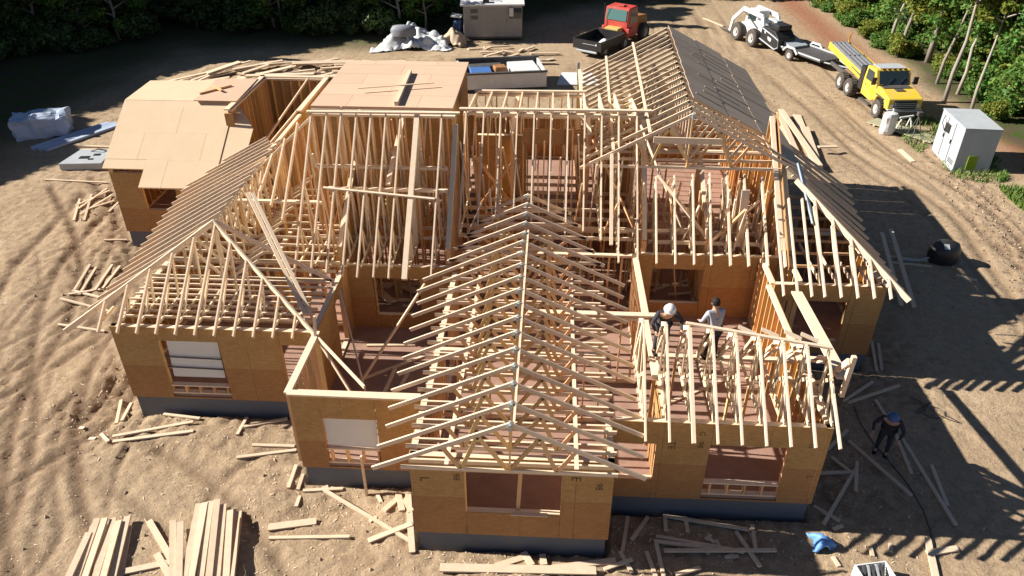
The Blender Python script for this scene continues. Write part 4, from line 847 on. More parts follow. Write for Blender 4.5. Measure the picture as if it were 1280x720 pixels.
# red cabbed dumper, local +x points away from the camera
t = thing('dump_truck', 'red cabbed site truck with an open black dump box in front', 'dump truck', (2.35, 53.1, gh(3.5, 55) + .03), R(57))
m_ = MB(); m_.box(0, -1.08, .55, 3.1, 1.08, .63); part(m_, 'box_floor', BLACK, t)
for s_ in (-1, 1): part(MB().box(0, s_ * 1.08 - .04, .63, 3.1, s_ * 1.08 + .04, 1.18), 'box_side', BLACK, t); part(MB().box(-.03, s_ * 1.13 - .03, 1.18, 3.12, s_ * 1.13 - .07, 1.22), 'box_rim', DARK, t)
tg = part(MB().box(-.06, -1.12, .55, .02, 1.12, 1.18), 'tailgate', BLACK, t); part(MB().box(-.085, -.75, .92, -.062, .35, .95), 'grab_bar', LGREY, tg); part(MB().lathe([(.001, -.02), (.06, -.02), (.07, 0)], (-.07, -.72, .95), axis='x', n=12), 'lamp', WHITE, tg)
part(MB().box(3.02, -1.08, .63, 3.1, 1.08, 1.25), 'box_front', BLACK, t)
part(MB().box(-.1, -.8, .36, .1, .8, .5), 'rear_bumper', LGREY, t, bevel=.03)
for y in (-.4, .4): part(MB().box(.1, y - .07, .4, 7.0, y + .07, .56), 'chassis_rail', DARK, t)
part(MB().box(3.2, -.55, .8, 3.95, .55, 1.35), 'rear_deck', mat('yellow_tan_panel', (.55, .40, .12), .6), t, bevel=.03)
cb = part(prof(MB(), [(3.85, .6), (3.85, 1.75), (4.0, 2.62), (5.2, 2.66), (5.45, 1.8), (5.5, .6)], -.95, .95), 'cab', RED, t, bevel=.06)
part(MB().slab([(3.83, -.8, 1.78), (3.83, .8, 1.78), (3.955, .8, 2.5), (3.955, -.8, 2.5)], .03), 'rear_window', GLASG, cb).location.x = -.02
for s_ in (-1, 1): part(prof(MB(), [(4.15, 1.6), (4.2, 2.45), (5.1, 2.48), (5.25, 1.6)], s_ * .955, s_ * .965), 'side_window', GLASS, cb); part(MB().box(3.8, s_ * 1.0 - .12, .95, 4.4, s_ * 1.0 + .12, 1.3), 'fender', RED, t, bevel=.04)
part(MB().box(4.3, -.3, 2.66, 4.7, .1, 2.74), 'roof_hatch', RED, cb, bevel=.02)
part(MB().tube([(3.75, .9, 1.3), (3.72, .92, 2.9)], .015), 'aerial', DARK, t)
part(prof(MB(), [(5.55, .7), (5.55, 1.85), (7.1, 1.7), (7.3, .8)], -.8, .8), 'engine_cover', ORG, t, bevel=.05)
for s_ in (-1, 1): wheel(t, .95, s_ * .8, .4, .4, .3); wheel(t, 3.35, s_ * .98, .45, .45, .35); wheel(t, 6.3, s_ * 1.0, .62, .62, .42)
sk = MB()
ob = MB().lathe([(.001, 0), (.38, .02), (.42, .15), (.3, .3), (.1, .42), (.001, .44)], n=11)
ob.v = [(x + random.uniform(-.05, .05), y + random.uniform(-.05, .05), z) for x, y, z in ob.v]
o = ob.build('sack', WHITE); o.location = (3.55, 54.0, gh(3.5, 55) + .67); tag(o, 'white sack lying in the black dump box', 'sack')

# ------------------------------------------------------------------ site trailer, drum, cabinet and the rest
t = thing('site_trailer', 'grey box site trailer with white overhanging roof', 'site trailer', (-4.45, 57.2, gh(-4.4, 57) + .0), R(4))
sh = part(MB().box(-2.15, 0, .25, 2.15, 3.2, 2.45), 'shell', GREYP, t, bevel=.02)
part(MB().slab([(-2.35, -.2, 2.58), (2.3, -.2, 2.6), (2.3, 3.5, 2.75), (-2.35, 3.5, 2.73)], .12), 'roof', WHITE, t); part(MB().box(-.7, .15, 2.6, -.25, .6, 2.85), 'roof_vent', BLACK, t)
for z in (1.5, 1.95): part(MB().box(-1.62, -.03, z, -1.08, .0, z + .26), 'window', GLASS, sh)
for x in (-.55, .35):
    d_ = part(MB().box(x, -.025, .45, x + .72, -.003, 2.25), 'door', mat('grey_door', (.30, .285, .26), .6), sh); part(MB().box(x + .62, -.05, 1.35, x + .66, -.026, 1.5), 'handle', DARK, d_)
part(MB().box(1.2, -.03, 1.55, 2.1, .0, 2.3), 'window', GLASS, sh); part(MB().box(1.2, -.22, 1.75, 1.5, -.03, 2.35), 'air_unit', WHITE, sh, bevel=.02)
m_ = MB(); [m_.box(-2.1 + .14 * k, -.012, .28, -2.08 + .14 * k, -.001, 2.42) for k in range(31) if abs(-2.1 + .14 * k + .35) > .3 and abs(-2.1 + .14 * k - .7) > .4]; part(m_, 'siding_ribs', mat('rib_grey', (.27, .255, .235), .6), sh)
part(MB().box(-2.2, -.01, .12, 2.2, 3.2, .24), 'skirt', DARK, t)
for i, x in enumerate((-1.9, 1.8)): wheel(t, x, 3.0, .3, .3, .2)
t = thing('stacked_seat', 'dark blue plastic drum beside the left end of the site trailer', 'drum', (-7.2, 58.3, gh(-7.2, 58.3)))
t.name = 'plastic_drum'
part(MB().lathe([(.001, 0), (.36, 0), (.38, .1), (.36, .5), (.38, .55), (.36, .6), (.38, 1.1), (.3, 1.2), (.001, 1.2)], n=18), 'drum_body', mat('navy_plastic', (.03, .05, .13), .5), t, smooth=True); part(MB().slab([(-.45, -.3, 1.5), (.3, -.35, 1.45), (.4, .3, 1.5), (-.4, .35, 1.62)], .08), 'drum_cover', WHITE, t)
# grey cabinet
A_, B_, C_ = Vector((19.45, 37.6, 0)), Vector((19.3, 34.85, 0)), Vector((20.95, 34.75, 0)); D_ = A_ + (C_ - B_)
c0 = (A_ + C_) / 2; zc = gh(c0.x, c0.y); t = thing('steel_cabinet', 'tall pale grey steel cabinet with a lime panel on its shaded side', 'cabinet', (c0.x, c0.y, zc))
q_ = [(p - c0).to_2d() for p in (A_, B_, C_, D_)]
part(MB().prism([tuple(p) for p in q_], -.05, 2.1), 'cabinet_body', LGREY, t, bevel=.02)
part(MB().prism([tuple(p * 1.02) for p in q_], 2.1, 2.15), 'cabinet_lid', LGREY, t)
nl = (q_[1] - q_[0]); nn = Vector((nl.y, -nl.x)).normalized()
if nn.x > 0: nn = -nn
for f_ in (.33, .66): pa = q_[0] + nl * f_ + nn * .012; part(MB().beam((pa.x, pa.y, .08), (pa.x, pa.y, 2.04), .02, .02), 'door_seam', DARK, t)
for z_ in (.25, .33, .41): pa = q_[0] + nl * .72 + nn * .012; pb = q_[0] + nl * .94 + nn * .012; part(MB().beam((pa.x, pa.y, z_), (pb.x, pb.y, z_), .02, .03), 'vent_slot', DARK, t)
for f_ in (.31, .64): pa = q_[0] + nl * f_ + nn * .04; part(MB().beam((pa.x, pa.y, 1.0), (pa.x, pa.y, 1.2), .05, .03), 'handle', DARK, t)
part(MB().box(B_.x - c0.x + .55, B_.y - c0.y - .07, .1, B_.x - c0.x + 1.0, B_.y - c0.y - .03, .8), 'panel', LIME, t)
lx = A_.x - c0.x; part(MB().box(lx - .14, .1, 1.35, lx - .03, .55, 1.75), 'latch', BLACK, t); part(MB().tube([(lx - .08, .9, 2.0), (lx - .25, .7, 1.7), (lx - .12, .5, 1.3)], .02), 'cable', BLACK, t)
t = thing('survey_tripod', 'small tripod stand leaning behind the grey cabinet', 'tripod', (19.0, 38.9, gh(19, 38.9)))
for a in (0, 2.1, 4.2): part(MB().tube([(.45 * math.cos(a), .45 * math.sin(a), 0), (0, 0, 1.3)], .025), 'leg', DARK, t)
part(MB().box(-.12, -.1, 1.28, .12, .1, 1.5), 'head', DARK, t, bevel=.02)
t = thing('sawhorse', 'pale folding sawhorse in the shadow of yellow truck', 'sawhorse', (19.0, 40.2, gh(19, 40.2)), .4)
for s_ in (-1, 1):
    for u in (-1, 1): part(MB().beam((s_ * .35, u * .22, 0), (s_ * .3, 0, .75), .05, .05), 'leg', WHITE, t)
part(MB().beam((-.45, 0, .77), (.45, 0, .77), .09, .09), 'top_rail', WHITE, t)
t = thing('bulk_sack', 'upright white plastic sack before the yellow truck', 'sack', (17.95, 39.75, gh(17.95, 39.7)), .5)
bs = MB().lathe([(.001, 0), (.42, .02), (.46, .2), (.42, .6), (.45, .95), (.36, 1.12), (.2, 1.16), (.001, 1.15)], n=14); bs.v = [(x * (1 + .06 * math.sin(9 * z + 5 * y)), y * .75, z) for x, y, z in bs.v]
part(bs, 'sack_body', WHITE, t); part(MB().tube([(.05, 0, 1.14), (.12, .05, 1.3), (.25, .05, 1.12)], .04), 'sack_tie', WHITE, t)
t = thing('plank_walkway', 'low walkway of weathered planks by the yellow truck nose', 'walkway', (18.9, 39.9, gh(18.9, 39.9) + .02), R(-52))
for k in range(4): part(MB().box(-1.9, -.5 + .26 * k, .08, 1.8 + .1 * (k % 2), -.27 + .26 * k, .13), 'plank', mat('weathered_plank', (.40, .37, .24), .85, nscale=5, namt=.5), t)
for x in (-1.5, 1.4): part(MB().box(x, -.5, 0, x + .1, .5, .08), 'bearer', LUMC, t)
# roll-off skip with its liner
t = thing('metal_skip', 'open pale metal skip with dark rails behind the flat roof deck', 'skip', (-3.2, 46.8, gh(-3.2, 46.8)), R(11))
part(MB().box(-2.6, -1.6, 0, 2.6, 1.6, .12), 'skip_floor', DARK, t)
for s_ in (-1, 1): part(MB().box(-2.6, s_ * 1.6 - .05, .12, 2.6, s_ * 1.6 + .05, 1.0), 'skip_side', DARK if s_ > 0 else WHITE, t); part(MB().box(-2.65, s_ * 1.6 - .1, 1.0, 2.65, s_ * 1.6 + .1, 1.1), 'skip_rail', DARK, t)
part(MB().box(-2.6, -1.55, .12, -2.5, 1.55, 1.0), 'skip_end', WHITE, t); part(MB().box(2.5, -1.55, .12, 2.6, 1.55, 1.0), 'skip_end', WHITE, t)
for nm, bx, m_, lb in (('crate', (-1.9, -.9, -.6, .5, .75), BLUE, 'dark blue crate'), ('crate', (-.4, -.2, .35, .5, .85), ORG, 'orange brown crate'), ('foam_sheet', (.6, -1.2, 2.3, 1.2, .8), WHITE, 'white foam sheet'), ('crate', (-1.9, .7, .2, 1.4, .7), DARK, 'black crate')):
    o = MB().box(-(bx[2] - bx[0]) / 2, -(bx[3] - bx[1]) / 2, 0, (bx[2] - bx[0]) / 2, (bx[3] - bx[1]) / 2, bx[4]).build(nm, m_, bevel=.04)
    v = Matrix.Rotation(R(11), 3, 'Z') @ Vector(((bx[0] + bx[2]) / 2, (bx[1] + bx[3]) / 2, 0)); o.location = (-3.2 + v.x, 46.8 + v.y, gh(-3.2, 46.8) + .12); o.rotation_euler.z = R(11 + random.uniform(-8, 8)); tag(o, lb + ' inside the open metal skip', nm.replace('_', ' '))
t = thing('white_panel', 'pale board panel with upright post right of the skip', 'panel', (1.9, 47.6, gh(1.9, 47.6)))
part(MB().slab([(-1.6, -.8, .1), (1.3, -.8, .1), (.6, .9, .35), (-1.3, .9, .35)], .06), 'panel_board', WHITE, t); part(MB().box(-.35, -.2, .1, -.2, -.1, 1.3), 'post', LGREY, t)
# tarps: crumpled sheet draped over heaps
def tarp(name, label, cat, cx, cy, rx, ry, h, m, seed, n_=42, grp=None, sharp=2.2, fold=.25):
    rs = random.Random(seed); mb = MB(); k = []
    for j in range(n_ + 1):
        for i in range(n_ + 1):
            u = i / n_ * 2 - 1; v = j / n_ * 2 - 1; rr = math.sqrt(u * u + v * v) * .92; ang = math.atan2(v, u)
            edge = 1 + .18 * math.sin(3 * ang + seed) + .1 * math.sin(7 * ang + seed * 2)
            x = u * rx * edge; y = v * ry * edge
            p = Vector((x * 1.3 + seed * 9, y * 1.3, 0)); b_ = max(0, 1 - rr ** sharp) * h * (.65 + .7 * noise.noise(p * .7))
            z = max(0, b_) + fold * abs(noise.noise(p * 1.7)) * (1.0 if rr < 1 else .4) + .04
            mb.v.append((x, y, z + max(0, gh(cx + x, cy + y) - gh(cx, cy))))
    for j in range(n_):
        for i in range(n_):
            a = j * (n_ + 1) + i; mb.f.append((a, a + 1, a + n_ + 2, a + n_ + 1))
    o = mb.build(name, m, smooth=True, recalc=False); o.location = (cx, cy, gh(cx, cy)); so_ = o.modifiers.new('s', 'SOLIDIFY'); so_.thickness = .02
    return tag(o, label, cat, grp)
tarp('tarp', 'crumpled white tarpaulin over a heap left of the site trailer', 'tarpaulin', -10.0, 55.6, 2.3, 1.9, 1.3, TARP, 3, fold=.55)
o = MB().lathe([(.001, .55), (.5, .5), (.62, .3), (.6, 0)], n=14).build('grey_bundle', mat('grey_wrap', (.25, .26, .29), .6, nscale=3, namt=.5), smooth=True); o.name = 'wrapped_bundle'; o.location = (-10.6, 54.6, .95); o.scale = (1.5, .8, 1.3); tag(o, 'rounded grey wrapped bundle poking through the white tarpaulin', 'bundle')
tarp('tarp', 'tan dusty sheet heaped against the left end of the site trailer', 'tarpaulin', -7.3, 56.2, 1.1, 1.0, .9, mat('tan_sheet', (.5, .38, .26), .8), 5, fold=.4)
tarp('tarp', 'small bright blue plastic sheet crumpled by the right wing corner', 'tarpaulin', 6.75, 12.35, .26, .22, .2, mat('tarp_blue', (.12, .28, .6), .5), 8, n_=20, fold=.18)
def wrapped(name, label, cat, x, y, rz, sx, sy, sz, m, rough_=.06, seed=1):
    bm = bmesh.new(); bmesh.ops.create_cube(bm, size=1); bmesh.ops.subdivide_edges(bm, edges=bm.edges[:], cuts=9, use_grid_fill=True)
    for v in bm.verts:
        p = Vector((v.co.x * sx, v.co.y * sy, (v.co.z + .5) * sz)); r_ = v.co.copy(); k = max(abs(r_.x), abs(r_.y)); 
        p.z -= .12 * sz * (k * 2) ** 3 * (v.co.z > .3); p += Vector((noise.noise(p * 2.1 + Vector((seed, 0, 0))), noise.noise(p * 2.3 + Vector((0, seed, 0))), noise.noise(p * 1.9 + Vector((0, 0, seed))))) * rough_ * 2; p.z = max(p.z, 0); v.co = p
    me_ = bpy.data.meshes.new(name); bm.to_mesh(me_); bm.free(); me_.materials.append(m); o = bpy.data.objects.new(name, me_); COL.objects.link(o); o.location = (x, y, gh(x, y)); o.rotation_euler.z = rz; return tag(o, label, cat)
wrapped('wrapped_pallet', 'large pale blue wrapped pallet in the shade at far left', 'pallet', -27.0, 37.3, R(24), 2.6, 1.7, 1.15, BTARP, .09, 4)
for i, o_ in enumerate((0, .42, .8)): board(-26.3 + o_, 35.0 - .2 * o_, -24.3 + o_, 38.9, .3, .12, label=('first', 'second', 'third')[i] + ' long grey blue plank lying right of the wrapped pallet', group='planks beside the wrapped pallet', m=BTARP)
t = thing('vent_crate', 'flat pale grey crate with dark cut-outs left of the garage', 'crate', (-22.2, 33.1, gh(-22.2, 33.1) + .05), R(6))
part(MB().prism([(-1.05, -.85), (.95, -.85), (.95, .9), (-.75, .9)], 0, .34), 'crate_body', LGREY, t, bevel=.02)
for x, y, a, b_ in ((-.35, -.3, .45, .3), (.2, .05, .3, .22), (.15, -.45, .22, .15)): part(MB().box(x, y, .342, x + a, y + b_, .36), 'cutout', BLACK, t)
part(MB().tube([(-.1, .6, .35), (.3, .5, .5), (.6, .65, .36)], .03), 'handle', DARK, t)
t = thing('covered_barrel', 'black covered barrel cart in the house shadow by the track', 'barrel', (15.2, 26.1, gh(15.2, 26.1)))
bb = MB().lathe([(.55, .0), (.6, .3), (.58, .7), (.45, .98), (.2, 1.1), (.001, 1.12)], n=18); bb.v = [(x * 1.25 * (1 + .05 * math.sin(7 * z + 3 * x)), y * .9, z) for x, y, z in bb.v]
t.scale = (.78, .78, .8); part(bb, 'cover', BLACK, t, smooth=True); part(MB().slab([(-.3, -.5, .9), (-.05, -.52, .9), (-.05, -.3, 1.08), (-.3, -.3, 1.08)], .02), 'pale_label', LGREY, t)
part(MB().tube([(-.6, -.1, .25), (-1.2, -.2, .1), (-2.0, -.1, .08), (-2.2, .35, .3)], .05), 'tow_handle', LGREY, t)
t = thing('paint_bucket', 'white open box of scraps at the bottom right shadow edge', 'box', (7.62, 11.35, gh(7.6, 11.35)), .2); t.name = 'scrap_box'
for a in ((-.38, -.28, .38, -.25), (-.38, .25, .38, .28), (-.38, -.25, -.35, .25), (.35, -.25, .38, .25)): part(MB().box(a[0], a[1], 0, a[2], a[3], .35), 'box_side', WHITE, t)
part(MB().box(-.35, -.25, .0, .35, .25, .04), 'box_bottom', DARK, t)
for i in range(5): part(MB().beam((-.3 + .12 * i, -.2, .1), (-.2 + .1 * i, .22, .36), .05, .04), 'scrap', LGREY if i % 2 else DARK, t)
o = MB(); pts = []
for k in range(26): pts.append((10.9 + .035 * k + .25 * math.sin(k * .9), 17.6 - .02 * k + .3 * math.cos(k * .7), 0))
pts = [(x, y, gh(x, y) + .03) for x, y, z in pts]; o.tube(pts, .010, n=6); tag(o.build('hose', BLACK), 'thin black cable looped on the sunny patch right of the house', 'cable')
o = MB(); pts = [(9.35 + .25 * math.sin(i * .35), 12.2 + .35 * i, 0) for i in range(16)]; pts = [(x, y, gh(x, y) + .03) for x, y, z in pts]; o.tube(pts, .015, n=6); tag(o.build('hose', BLACK), 'long dark cable running up the shadow right of the house', 'cable')

# ------------------------------------------------------------------ people
def skinned(name, verts, edges, radii, m, parent=None, sub=2):
    me_ = bpy.data.meshes.new(name); me_.from_pydata(verts, edges, []); o = bpy.data.objects.new(name, me_); COL.objects.link(o)
    mo = o.modifiers.new('skin', 'SKIN'); mo.use_smooth_shade = True
    for i, r_ in enumerate(radii):
        sv = me_.skin_vertices[0].data[i]; sv.radius = (r_, r_) if not isinstance(r_, tuple) else r_; sv.use_root = i == 0
    sb = o.modifiers.new('sub', 'SUBSURF'); sb.levels = sub; sb.render_levels = sub
    dg = bpy.context.evaluated_depsgraph_get(); m2 = bpy.data.meshes.new_from_object(o.evaluated_get(dg)); bpy.data.objects.remove(o)
    o = bpy.data.objects.new(name, m2); COL.objects.link(o); m2.materials.append(m)
    if parent: o.parent = parent
    return o
def person(label, loc, rz, J, shirt, trous, hat=None, hatm=None):
    """J: joint positions; one continuous body plus clothing and hat children."""
    t = thing('person', label, 'person', loc, rz)
    names = ['pelvis', 'waist', 'chest', 'neck', 'head0', 'head1', 'shL', 'elL', 'wrL', 'haL', 'shR', 'elR', 'wrR', 'haR', 'hiL', 'knL', 'anL', 'toL', 'hiR', 'knR', 'anR', 'toR']
    E_ = [('pelvis', 'waist'), ('waist', 'chest'), ('chest', 'neck'), ('neck', 'head0'), ('head0', 'head1')] + [e for s_ in 'LR' for e in (('chest', 'sh' + s_), ('sh' + s_, 'el' + s_), ('el' + s_, 'wr' + s_), ('wr' + s_, 'ha' + s_), ('pelvis', 'hi' + s_), ('hi' + s_, 'kn' + s_), ('kn' + s_, 'an' + s_), ('an' + s_, 'to' + s_))]
    rad = dict(pelvis=.13, waist=.12, chest=.14, neck=.055, head0=.085, head1=.085)
    for s_ in 'LR': rad.update({'sh' + s_: .065, 'el' + s_: .042, 'wr' + s_: .028, 'ha' + s_: .035, 'hi' + s_: .09, 'kn' + s_: .06, 'an' + s_: .042, 'to' + s_: .045})
    ix = {n_: i for i, n_ in enumerate(names)}
    skinned('body', [J[n_] for n_ in names], [(ix[a], ix[b_]) for a, b_ in E_], [rad[n_] * .96 for n_ in names], SKIN, t)
    a = ['waist', 'pelvis', 'chest', 'shL', 'elL', 'shR', 'elR', 'wrL', 'wrR']; ia = {n_: i for i, n_ in enumerate(a)}
    skinned('shirt', [J[n_] for n_ in a], [(ia[p], ia[q]) for p, q in (('waist', 'pelvis'), ('waist', 'chest'), ('chest', 'shL'), ('shL', 'elL'), ('chest', 'shR'), ('shR', 'elR'), ('elL', 'wrL'), ('elR', 'wrR'))], [rad[n_] * 1.22 for n_ in a], shirt, t)
    a = ['pelvis', 'hiL', 'knL', 'anL', 'hiR', 'knR', 'anR']; ia = {n_: i for i, n_ in enumerate(a)}
    skinned('trousers', [J[n_] for n_ in a], [(ia[p], ia[q]) for p, q in (('pelvis', 'hiL'), ('hiL', 'knL'), ('knL', 'anL'), ('pelvis', 'hiR'), ('hiR', 'knR'), ('knR', 'anR'))], [rad[n_] * 1.2 for n_ in a], trous, t)
    for s_ in 'LR':
        p = Vector(J['an' + s_]); q = Vector(J['to' + s_]); d = (q - p); d.z = 0; d.normalize(); b0 = p - d * .06; b0.z = p.z - .05; b1 = p + d * .2; b1.z = b0.z
        MB().beam(b0, b1, .10, .09).build('boot', HAIR, t, bevel=.02)
    h = (Vector(J['head0']) + Vector(J['head1'])) / 2; fw = Vector(J['face']) if 'face' in J else Vector((0, 1, 0)); upv = (Vector(J['head1']) - Vector(J['head0'])).normalized(); sd = fw.cross(upv).normalized()
    fm = MB(); nb = h + fw * .1; fm.tube([nb + upv * .02, nb + fw * .03 - upv * .02], [.012, .018], n=6); fm.build('nose', SKIN, t)
    for s_ in (-1, 1):
        MB().lathe([(.001, .012), (.012, .006), (.014, 0)], tuple(h + fw * .09 + sd * .032 * s_ + upv * .03), axis='y', n=8).build('eye', HAIR, t); MB().tube([h + sd * .088 * s_ - upv * .02, h + sd * .1 * s_ + upv * .02], [.02, .022], n=6).build('ear', SKIN, t)
        hd = Vector(J['ha' + 'LR'[(s_ + 1) // 2]]); wr = Vector(J['wr' + 'LR'[(s_ + 1) // 2]]); dv = (hd - wr).normalized(); cr = dv.cross(Vector((0, 0, 1)));
        if cr.length < .1: cr = Vector((1, 0, 0))
        cr.normalize(); fi = MB()
        for k in range(4): b0 = hd + cr * (k - 1.5) * .02; fi.tube([b0, b0 + dv * .05, b0 + dv * (.075 - .006 * abs(k - 1.3)) + Vector((0, 0, -.02))], [.010, .009, .007], n=6)
        fi.tube([hd + cr * .03 - dv * .02, hd + cr * .055 + dv * .02], [.011, .009], n=6); fi.build('fingers', SKIN, t)
    MB().tube([h + fw * .092 - upv * .045 - sd * .022, h + fw * .092 - upv * .045 + sd * .022], .006, n=6).build('mouth', mat('lips', (.3, .1, .08)), t)
    q_ = upv.to_track_quat('Z', 'Y').to_matrix().to_4x4(); 
    if hat == 'hard': hm = MB().lathe([(.155, -.01), (.135, .0), (.13, .05), (.105, .1), (.06, .13), (.001, .14)], n=20)
    else: hm = MB().lathe([(.105, -.08), (.108, -.02), (.1, .04), (.06, .085), (.001, .1)], n=16)
    hm.v = [tuple((Matrix.Translation(h + upv * .045) @ q_ @ Vector((*v, 1)))[:3]) for v in hm.v]; hm.build('hard_hat' if hat == 'hard' else 'hair', hatm, t, smooth=True)
    return t
base = dict(pelvis=(0, 0, .92), waist=(0, .02, 1.08), chest=(0, .06, 1.3), neck=(0, .09, 1.47), head0=(0, .11, 1.56), head1=(0, .12, 1.66),
    shL=(-.19, .06, 1.40), elL=(-.27, .2, 1.18), wrL=(-.2, .4, 1.12), haL=(-.18, .47, 1.12), shR=(.19, .06, 1.40), elR=(.28, .16, 1.16), wrR=(.2, .36, 1.05), haR=(.18, .43, 1.03),
    hiL=(-.1, 0, .86), knL=(-.12, .06, .48), anL=(-.13, 0, .09), toL=(-.13, .15, .05), hiR=(.1, 0, .86), knR=(.13, .05, .48), anR=(.14, -.02, .09), toR=(.15, .13, .05))
j1 = dict(base); j1.update(chest=(0, .16, 1.26), neck=(0, .26, 1.40), head0=(0, .31, 1.47), head1=(0, .35, 1.57), shL=(-.2, .17, 1.34), shR=(.2, .17, 1.34), elL=(-.36, .3, 1.16), wrL=(-.3, .5, 1.0), haL=(-.28, .56, .98), elR=(.38, .28, 1.14), wrR=(.34, .5, 1.02), haR=(.33, .57, 1.0))
person('worker in white cap and dark jacket bending over trusses beside the stud wall', (2.92, 15.55, 3.19), R(190), j1, CLD, CLD, 'hard', WHITE)
j2 = dict(base); j2.update(elL=(-.3, .1, 1.15), wrL=(-.24, .3, 1.0), haL=(-.22, .37, .98))
person('dark haired worker in pale grey shirt standing behind the right wing trusses', (4.18, 15.5, 3.15 - .06), R(20), j2, CLG, CLD, 'hair', HAIR)
j3 = dict(j1)
person('worker in dark clothes and blue hard hat in the shadow right of house', (9.28, 15.6, gh(9.28, 15.6)), R(150), j3, CLD, CLD, 'hard', mat('faded_blue', (.07, .13, .3), .6))

# ------------------------------------------------------------------ vegetation
def leafmesh(name, blobs, n_, size, m, seed, shell=.55):
    rs = np.random.RandomState(seed); cs = np.array([b[:3] for b in blobs]); rr = np.array([b[3:6] for b in blobs]); wgt = (rr.prod(1)) ** .66; wgt /= wgt.sum()
    k = rs.choice(len(blobs), n_, p=wgt); d = rs.normal(size=(n_, 3)); d /= np.linalg.norm(d, axis=1)[:, None]; r_ = shell + (1 - shell) * rs.rand(n_) ** .7; r_ *= 1 + .42 * rs.normal(size=n_) * .5
    c = cs[k] + d * rr[k] * r_[:, None]
    nrm = d * .6 + rs.normal(size=(n_, 3)) * .6 + np.array([0, 0, .5]); nrm /= np.linalg.norm(nrm, axis=1)[:, None]
    t1 = np.cross(nrm, rs.normal(size=(n_, 3))); t1 /= np.linalg.norm(t1, axis=1)[:, None]; t2 = np.cross(nrm, t1); s_ = size * (.6 + .8 * rs.rand(n_))[:, None]
    v = np.stack([c - t1 * s_ * .9, c + t2 * s_ * .45 + nrm * s_ * .15, c + t1 * s_ * .9, c - t2 * s_ * .45 + nrm * s_ * .15], 1).reshape(-1, 3)
    me_ = bpy.data.meshes.new(name); me_.vertices.add(len(v)); me_.vertices.foreach_set('co', v.reshape(-1).astype(np.float32)); me_.loops.add(len(v)); me_.loops.foreach_set('vertex_index', np.arange(len(v), dtype=np.int32))
    me_.polygons.add(n_); me_.polygons.foreach_set('loop_start', np.arange(0, n_ * 4, 4, dtype=np.int32)); me_.update(calc_edges=True); me_.materials.append(m); return me_
def tree_proto(seed, h, spread, crown_lo, m, bark, leaves, size, lean=0, conifer=False):
    rs = random.Random(seed); mb = MB(); tip = Vector((lean * h, 0, h * .93)); pts = []; rads = []
    for i in range(7):
        t_ = i / 6; pts.append(Vector((lean * h * t_ ** 1.2 + rs.uniform(-.12, .12) * (i > 0), rs.uniform(-.12, .12) * (i > 0), h * .93 * t_ - (.2 if i == 0 else 0)))); rads.append((.17 + h * .009) * (1 - .85 * t_) * (.5 if spread < 2.3 else .8))
    mb.tube(pts, rads, n=8); blobs = []
    nb = 14 if not conifer else 16
    for i in range(nb):
        t_ = crown_lo + (1 - crown_lo) * (i + .5) / nb; p = pts[0].lerp(pts[-1], t_); p = Vector((lean * h * t_ ** 1.2, 0, h * .93 * t_)); a = i * 2.4 + rs.uniform(-.4, .4)
        prof_ = (math.sin(math.pi * min(1, (t_ - crown_lo) / (1 - crown_lo) * .85 + .15)) ** .6) if not conifer else (1.02 - t_)
        L = spread * prof_ * rs.uniform(.65, 1.1); e = p + Vector((math.cos(a) * L, math.sin(a) * L, L * (.35 if not conifer else -.12)))
        mb.tube([p, p.lerp(e, .5) + Vector((0, 0, .1 * L)), e], [.07, .045, .02], n=5, cap=False)
        b_ = rs.uniform(.9, 1.5) * (spread / 3.2)
        if conifer: blobs.append((*((p + e) / 2), L * .6 + .25, L * .6 + .25, .45))
        else:
            blobs.append((*e, b_, b_, b_ * .62))
            for _ in range(2): q_ = e + Vector((rs.uniform(-1, 1), rs.uniform(-1, 1), rs.uniform(-.5, .8))) * b_; blobs.append((*q_, b_ * .6, b_ * .6, b_ * .4))
    tr = bpy.data.meshes.new('trunk'); tr.from_pydata(mb.v, [], mb.f); tr.materials.append(bark); tr.polygons.foreach_set('use_smooth', [True] * len(tr.polygons))
    return tr, leafmesh('crown', blobs, leaves, size, m, seed)
def put_tree(pr, name, x, y, s_, rz, label, group, z=None):
    r_ = bpy.data.objects.new(name, None); COL.objects.link(r_); r_.location = (x, y, gh(x, y) - .05 if z is None else z); r_.rotation_euler.z = rz; r_.scale = (s_, s_, s_); tag(r_, label, 'tree', group)
    for nm, me_ in (('trunk', pr[0]), ('crown', pr[1])):
        o = bpy.data.objects.new(nm, me_); COL.objects.link(o); o.parent = r_
    return r_
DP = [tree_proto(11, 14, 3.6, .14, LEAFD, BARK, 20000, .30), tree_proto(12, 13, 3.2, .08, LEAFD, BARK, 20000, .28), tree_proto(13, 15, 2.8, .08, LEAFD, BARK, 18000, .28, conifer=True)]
GP = [tree_proto(21, 13, 3.4, .10, LEAF, BARK, 15000, .17), tree_proto(22, 11, 3.0, .08, LEAF, BARK, 14000, .16), tree_proto(23, 12, 3.0, .12, LEAFY, BARKL, 13000, .16), tree_proto(24, 13, 2.6, .12, LEAFD, BARK, 12000, .18, conifer=True)]
SP = [tree_proto(31, 12, 2.0, .5, LEAF, BARKL, 7000, .16, lean=.16), tree_proto(32, 10, 1.6, .6, LEAFY, BARKL, 5000, .16, lean=.22), tree_proto(33, 9, 1.4, .6, LEAF, BARKL, 4500, .16, lean=.1)]
rs = random.Random(5)
DP.append(tree_proto(14, 13, 3.4, .08, LEAF, BARK, 16000, .28));  # greener crown mixed in to imitate sunlit spots in the rear wood
SAPD = [tree_proto(61, 6.5, 2.0, .1, LEAFD, BARK, 3600, .18), tree_proto(62, 7.5, 2.0, .12, LEAF, BARKL, 3600, .17, lean=.06), tree_proto(63, 5, 1.6, .08, LEAFD, BARK, 2800, .17)]
